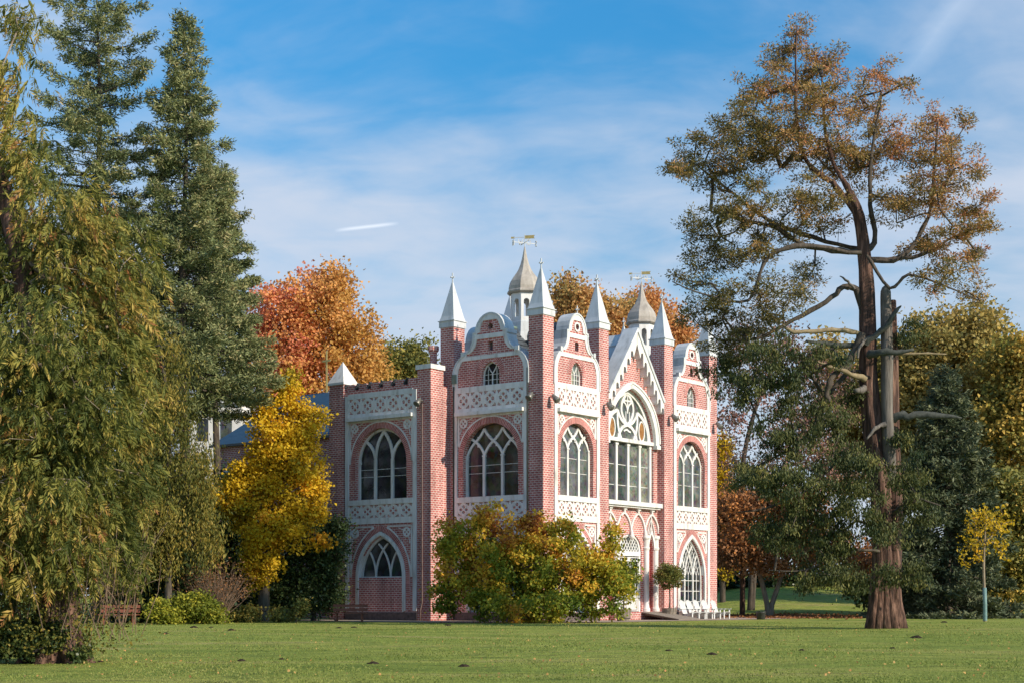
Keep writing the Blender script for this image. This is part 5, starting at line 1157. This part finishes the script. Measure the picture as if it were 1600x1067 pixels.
# clipped trees in wooden tubs
def topiary(px_, w, hs, crown_r, lab):
    o = empty('potted_tree', hw_(on_front(px_, w), -w, 0.012)); tag(o, lab, 'potted tree', 'clipped trees in tubs by the door')
    n = 14
    tub = empty('tub', parent=o)
    for k in range(n):
        a = 2*PI*k/n; mb = MB(); mb.obox((0.36*math.cos(a), 0.36*math.sin(a), 0.32), Vector((-math.sin(a), math.cos(a), 0))*0.078, Vector((math.cos(a), math.sin(a), 0))*0.02, Vector((0.055*math.cos(a), 0.055*math.sin(a), 0.32)))
        mb.build('stave', M('grey_wood'), tub)
    for z in (0.14, 0.48): mb = MB(); mb.tube([(((0.375+z*0.06))*math.cos(a), ((0.375+z*0.06))*math.sin(a), z) for a in np.linspace(0, 2*PI, 17)], [0.018]*17, 4); mb.build('hoop', M('dark_metal'), tub)
    mb = MB(); mb.lathe([(0.35, 0.55), (0.02, 0.58)], n=14); mb.build('soil', M('soil'), tub)
    mb = MB(); mb.tube([(0, 0, 0.5), (0.03, 0.02, 1.1), (0.0, 0, hs), (0.02, 0, hs+crown_r*0.9)], [0.05, 0.04, 0.04, 0.02], 7); mb.build('trunk', M('bark_grey'), o)
    d = rdir(170); C = d*(rng.random(170)**0.4)[:, None]*np.array([1, 1, 0.86])*crown_r + np.array([0, 0, hs+crown_r*0.75])
    grow([(0, 0, hs), (0, 0, hs+0.3), (0.02, 0, hs+crown_r*0.7)], None, C, 0.3, 0.006).build('branches', M('twig'), o)['kind'] = 'stuff'
    P, D, l, w_, tn = clump_leaves(C, 30, 0.10, 0.105, 0.07, 0.5+rng.normal(size=170)*0.2, 0.15); leaf_object('crown', o, P, D, l, w_, tn, 'leaf_topiary')
topiary(1046, 1.0, 1.85, 0.85, 'round clipped tree in a wooden tub right of the door')
topiary(974, 2.4, 1.75, 0.72, 'clipped tree half hidden by the shrub, left of the door')
# ramp to the door
rp = empty('wooden_ramp', hw_(CC+0.9, -0.45)); rp.rotation_euler = (0, 0, A_R); tag(rp, 'low grey plank ramp leading up to the door step', 'ramp')
for i in range(9): mb = MB(); y = -0.14 - i*0.27; z = 0.40 - i*0.042; mb.obox((0, y, z), (1.15, 0, 0), (0, 0.128, 0.02), (0, 0, 0.022)); mb.build('plank', M('grey_wood'), rp)
for sx in (-0.9, 0.9): mb = MB(); mb.beam((sx, -0.05, 0.33), (sx, -2.4, 0.0), 0.06, 0.10); mb.build('stringer', M('grey_wood'), rp)
# litter bin
bx, by = X(1189, 88.5), 88.5
o = empty('litter_bin', (bx, by, 0.0)); tag(o, 'squat dark litter bin on the path edge right of the chairs', 'bin')
mb = MB(); mb.lathe([(0.20, 0.0), (0.24, 0.04), (0.27, 0.38), (0.29, 0.40), (0.29, 0.44), (0.25, 0.44), (0.22, 0.1)], n=14, smooth=True); mb.build('body', M('dark_metal'), o)
mb = MB(); mb.tube([(0.28*math.cos(a), 0.03, 0.40+0.12*math.sin(a)) for a in np.linspace(0, PI, 9)], [0.012]*9, 5); mb.build('handle', M('dark_metal'), o)
# molehills
hills = [(258, 991, 7, 'dark molehill on the left lawn just below the lime shrubs'), (303, 980, 8, 'molehill close under the dry brown shrub'), (330, 979.5, 5, 'tiny molehill right of the one under the dry shrub'), (362, 983.5, 8, 'molehill on the lawn below the golden tree'),
    (377, 1031.5, 9, 'molehill far down the lawn below the golden tree'), (440, 1029, 7, 'small molehill low on the lawn between the golden tree and the wing'), (583, 1036.5, 11, 'broad molehill low on the lawn below the wing'), (725, 1040.5, 11, 'broad molehill low on the lawn below the autumn shrub'),
    (1112, 1024.5, 10, 'molehill well below the white chairs on the open lawn'), (1045, 1019.5, 7, 'small molehill below the door, left of the one under the chairs'), (1253, 1016.5, 7, 'small molehill left of and below the big cedar'), (1432, 998, 11, 'wide flat molehill just right of the cedar roots'),
    (157, 1033, 7, 'molehill nearest the near cypress trunk'), (530, 979.5, 6, 'small molehill below the left end of the bench at the wing'), (553, 979, 6, 'small molehill below the right end of the bench at the wing'), (700, 977, 7, 'small molehill at the left foot of the autumn shrub'),
    (1395, 1011, 6, 'tiny molehill straight below the cedar trunk'), (1475, 972, 6, 'small molehill between the cedar and the young tree')]
for i, (px_, py, r, lab) in enumerate(hills):
    Y = EYE*FPX/(py-HOR); R0 = r*Y/FPX; mb = MB(); n = 12; vs_ = []; fs = []
    for q in (1.0, 0.82, 0.55, 0.25):
        for k in range(n):
            a = 2*PI*k/n; rr = R0*q*(1+rng.normal()*0.10); vs_.append((rr*math.cos(a), rr*math.sin(a)*0.9, -0.02 if q == 1.0 else R0*0.36*(1-q**1.7)*(1+rng.normal()*0.15)))
    vs_.append((0, 0, R0*0.35))
    for j in range(3):
        for k in range(n): k2 = (k+1)%n; fs.append((j*n+k, j*n+k2, (j+1)*n+k2, (j+1)*n+k))
    for k in range(n): fs.append((3*n+k, 3*n+(k+1)%n, 4*n))
    mb.mesh(vs_, fs, True); xx = X(px_, Y); o = mb.build('molehill', M('soil'), loc=(xx, Y, ground_z(xx, Y))); tag(o, lab, 'molehill', 'molehills scattered over the lawn')
# fallen leaves and grass
K = 5200; xx = rng.normal(size=K)*2.2 + X(1235, 100); yy = rng.normal(size=K)*3.2 + 99.5
P = np.stack([xx, yy, np.array([ground_z(a, b) for a, b in zip(xx, yy)]) + 0.02 + rng.random(K)*0.05], 1); D = rdir(K); D[:, 2] *= 0.3; D = unit(D)
tag(leaf_object('fallen_leaves', None, P, D, 0.16*rng.uniform(.6, 1.2, K), 0.12*rng.uniform(.6, 1.2, K), 0.5+rng.normal(size=K)*0.25, 'leaf_litter'), 'rust red fallen leaves under the russet tree', 'leaves', kind='stuff')
K = 700; yy = 22 + 52*rng.random(K)**1.2; xx = (rng.random(K)-0.5)*0.66*yy
P = np.stack([xx, yy, np.array([ground_z(a, b) for a, b in zip(xx, yy)]) + 0.035], 1); D = rdir(K); D[:, 2] *= 0.4; D = unit(D)
tag(leaf_object('stray_leaves', None, P, D, 0.055*rng.uniform(.6, 1.2, K), 0.045*rng.uniform(.6, 1.2, K), 0.6+rng.normal(size=K)*0.3, 'leaf_amber'), 'stray yellow leaves scattered over the lawn', 'leaves', kind='stuff')
K = 80000; u_ = rng.random(K); yy = 1/(1/19.5 - u_*(1/19.5-1/76.0)); xx = (rng.random(K)-0.5)*0.70*yy
zz_ = 0.05*np.sin(xx*0.31+1)*np.sin(yy*0.23); k_ = np.clip((yy-20)/10, 0, 1); k2_ = np.clip((yy-60)/14, 0, 1); zz_ *= k_*k_*(3-2*k_)*(1-k2_*k2_*(3-2*k2_))
hg = (0.020+0.0006*yy)*rng.uniform(0.5, 1.35, K)*(0.75+0.35*np.sin(xx*0.9+np.sin(yy*0.7))*np.sin(yy*0.55))
P = np.stack([xx, yy, zz_-0.005], 1); D = rng.normal(size=(K, 3))*0.55; D[:, 2] = 1.0; D = unit(D)
pt = 0.5 + 0.22*np.sin(xx*0.45+0.8*np.sin(yy*0.33))*np.cos(yy*0.42+xx*0.1) + rng.normal(size=K)*0.10
tag(leaf_object('grass', None, P, D, hg, (0.008+0.0004*yy)*rng.uniform(.7, 1.3, K), pt, 'grass_blade'), 'short mown green grass of the lawn', 'grass', kind='stuff')

# ------------------------------------------------------------------ buildings beyond the wing
ob = empty('garden_wing_building', (X(527, 93), 93, 0.0), A_R-PI/2); tag(ob, 'low brick building with a steep slate roof tinted sky blue behind the golden tree', 'building')
bx0, bx1 = -10.8, 0.0
mb = MB(); mb.box(bx0+0.2, bx1, 0, 7.6, 0, 11.0); mb.build('wall', M('brick'), ob)
rz0, rz1 = 11.0, 14.35; mb = MB(); e = [(bx0-0.2, -0.3, rz0), (bx1, -0.3, rz0), (bx1, 7.9, rz0), (bx0-0.2, 7.9, rz0)]; r = [(bx0+2.6, 3.8, rz1), (bx1, 3.8, rz1)]
mb.face([e[0], e[1], r[1], r[0]]); mb.face([e[2], e[3], r[0], r[1]]); mb.face([e[3], e[0], r[0]]); mb.face([e[1], e[2], r[1]]); rf = mb.build('roof', M('slate_sky_tint'), ob)
mb = MB(); mb.beam((bx0-0.2, -0.33, rz0-0.06), (bx1, -0.33, rz0-0.06), 0.12, 0.14); mb.build('gutter', M('dark_metal'), rf)
mb = MB(); gx = -4.6; mb.box(gx-0.04, gx+0.04, 3.76, 3.84, rz1-0.2, 17.0); mb.box(gx-0.35, gx+0.35, 3.77, 3.83, 16.3, 16.4); mb.build('finial', M('gold'), rf)
for i in range(3):
    u = bx0 + 1.3 + i*2.2; mb = MB(); mb.ribbon([(u-0.5, 7.3), (u+0.5, 7.3), (u+0.5, 9.3), (u-0.5, 9.3)], 0.12, 0.0, 0.05, True); w_ = mb.build('window', M('white'), ob)
    mb = MB(); mb.prism([(u-0.45, 7.35), (u+0.45, 7.35), (u+0.45, 9.25), (u-0.45, 9.25)], [], 0.0, 0.02); mb.build('pane', M('glass'), w_)
vb = empty('white_villa', (X(330, 112), 112, 0.0)); tag(vb, 'white plastered villa glimpsed between fir trunks above the blue roof', 'building')
mb = MB(); mb.box(-1.5, 2.2, 0, 5, 0, 15.3); mb.build('wall', M('pond_wall'), vb)
mb = MB(); mb.box(-1.8, 2.5, -0.3, 5.3, 15.3, 15.6); mb.build('cornice', M('white'), vb)
mb = MB(); mb.lathe([(0.75, 14.6), (0.75, 15.0), (0.55, 15.2), (0.28, 17.0), (0.04, 17.4)], (X(372, 112)-X(330, 112), 1, 0), 8); mb.build('pinnacle', M('white'), vb)
for i in range(2): mb = MB(); mb.box(-1.0+i*1.7, -0.2+i*1.7, -0.04, 0.0, 12.6, 14.2); mb.build('window', M('glass'), vb)
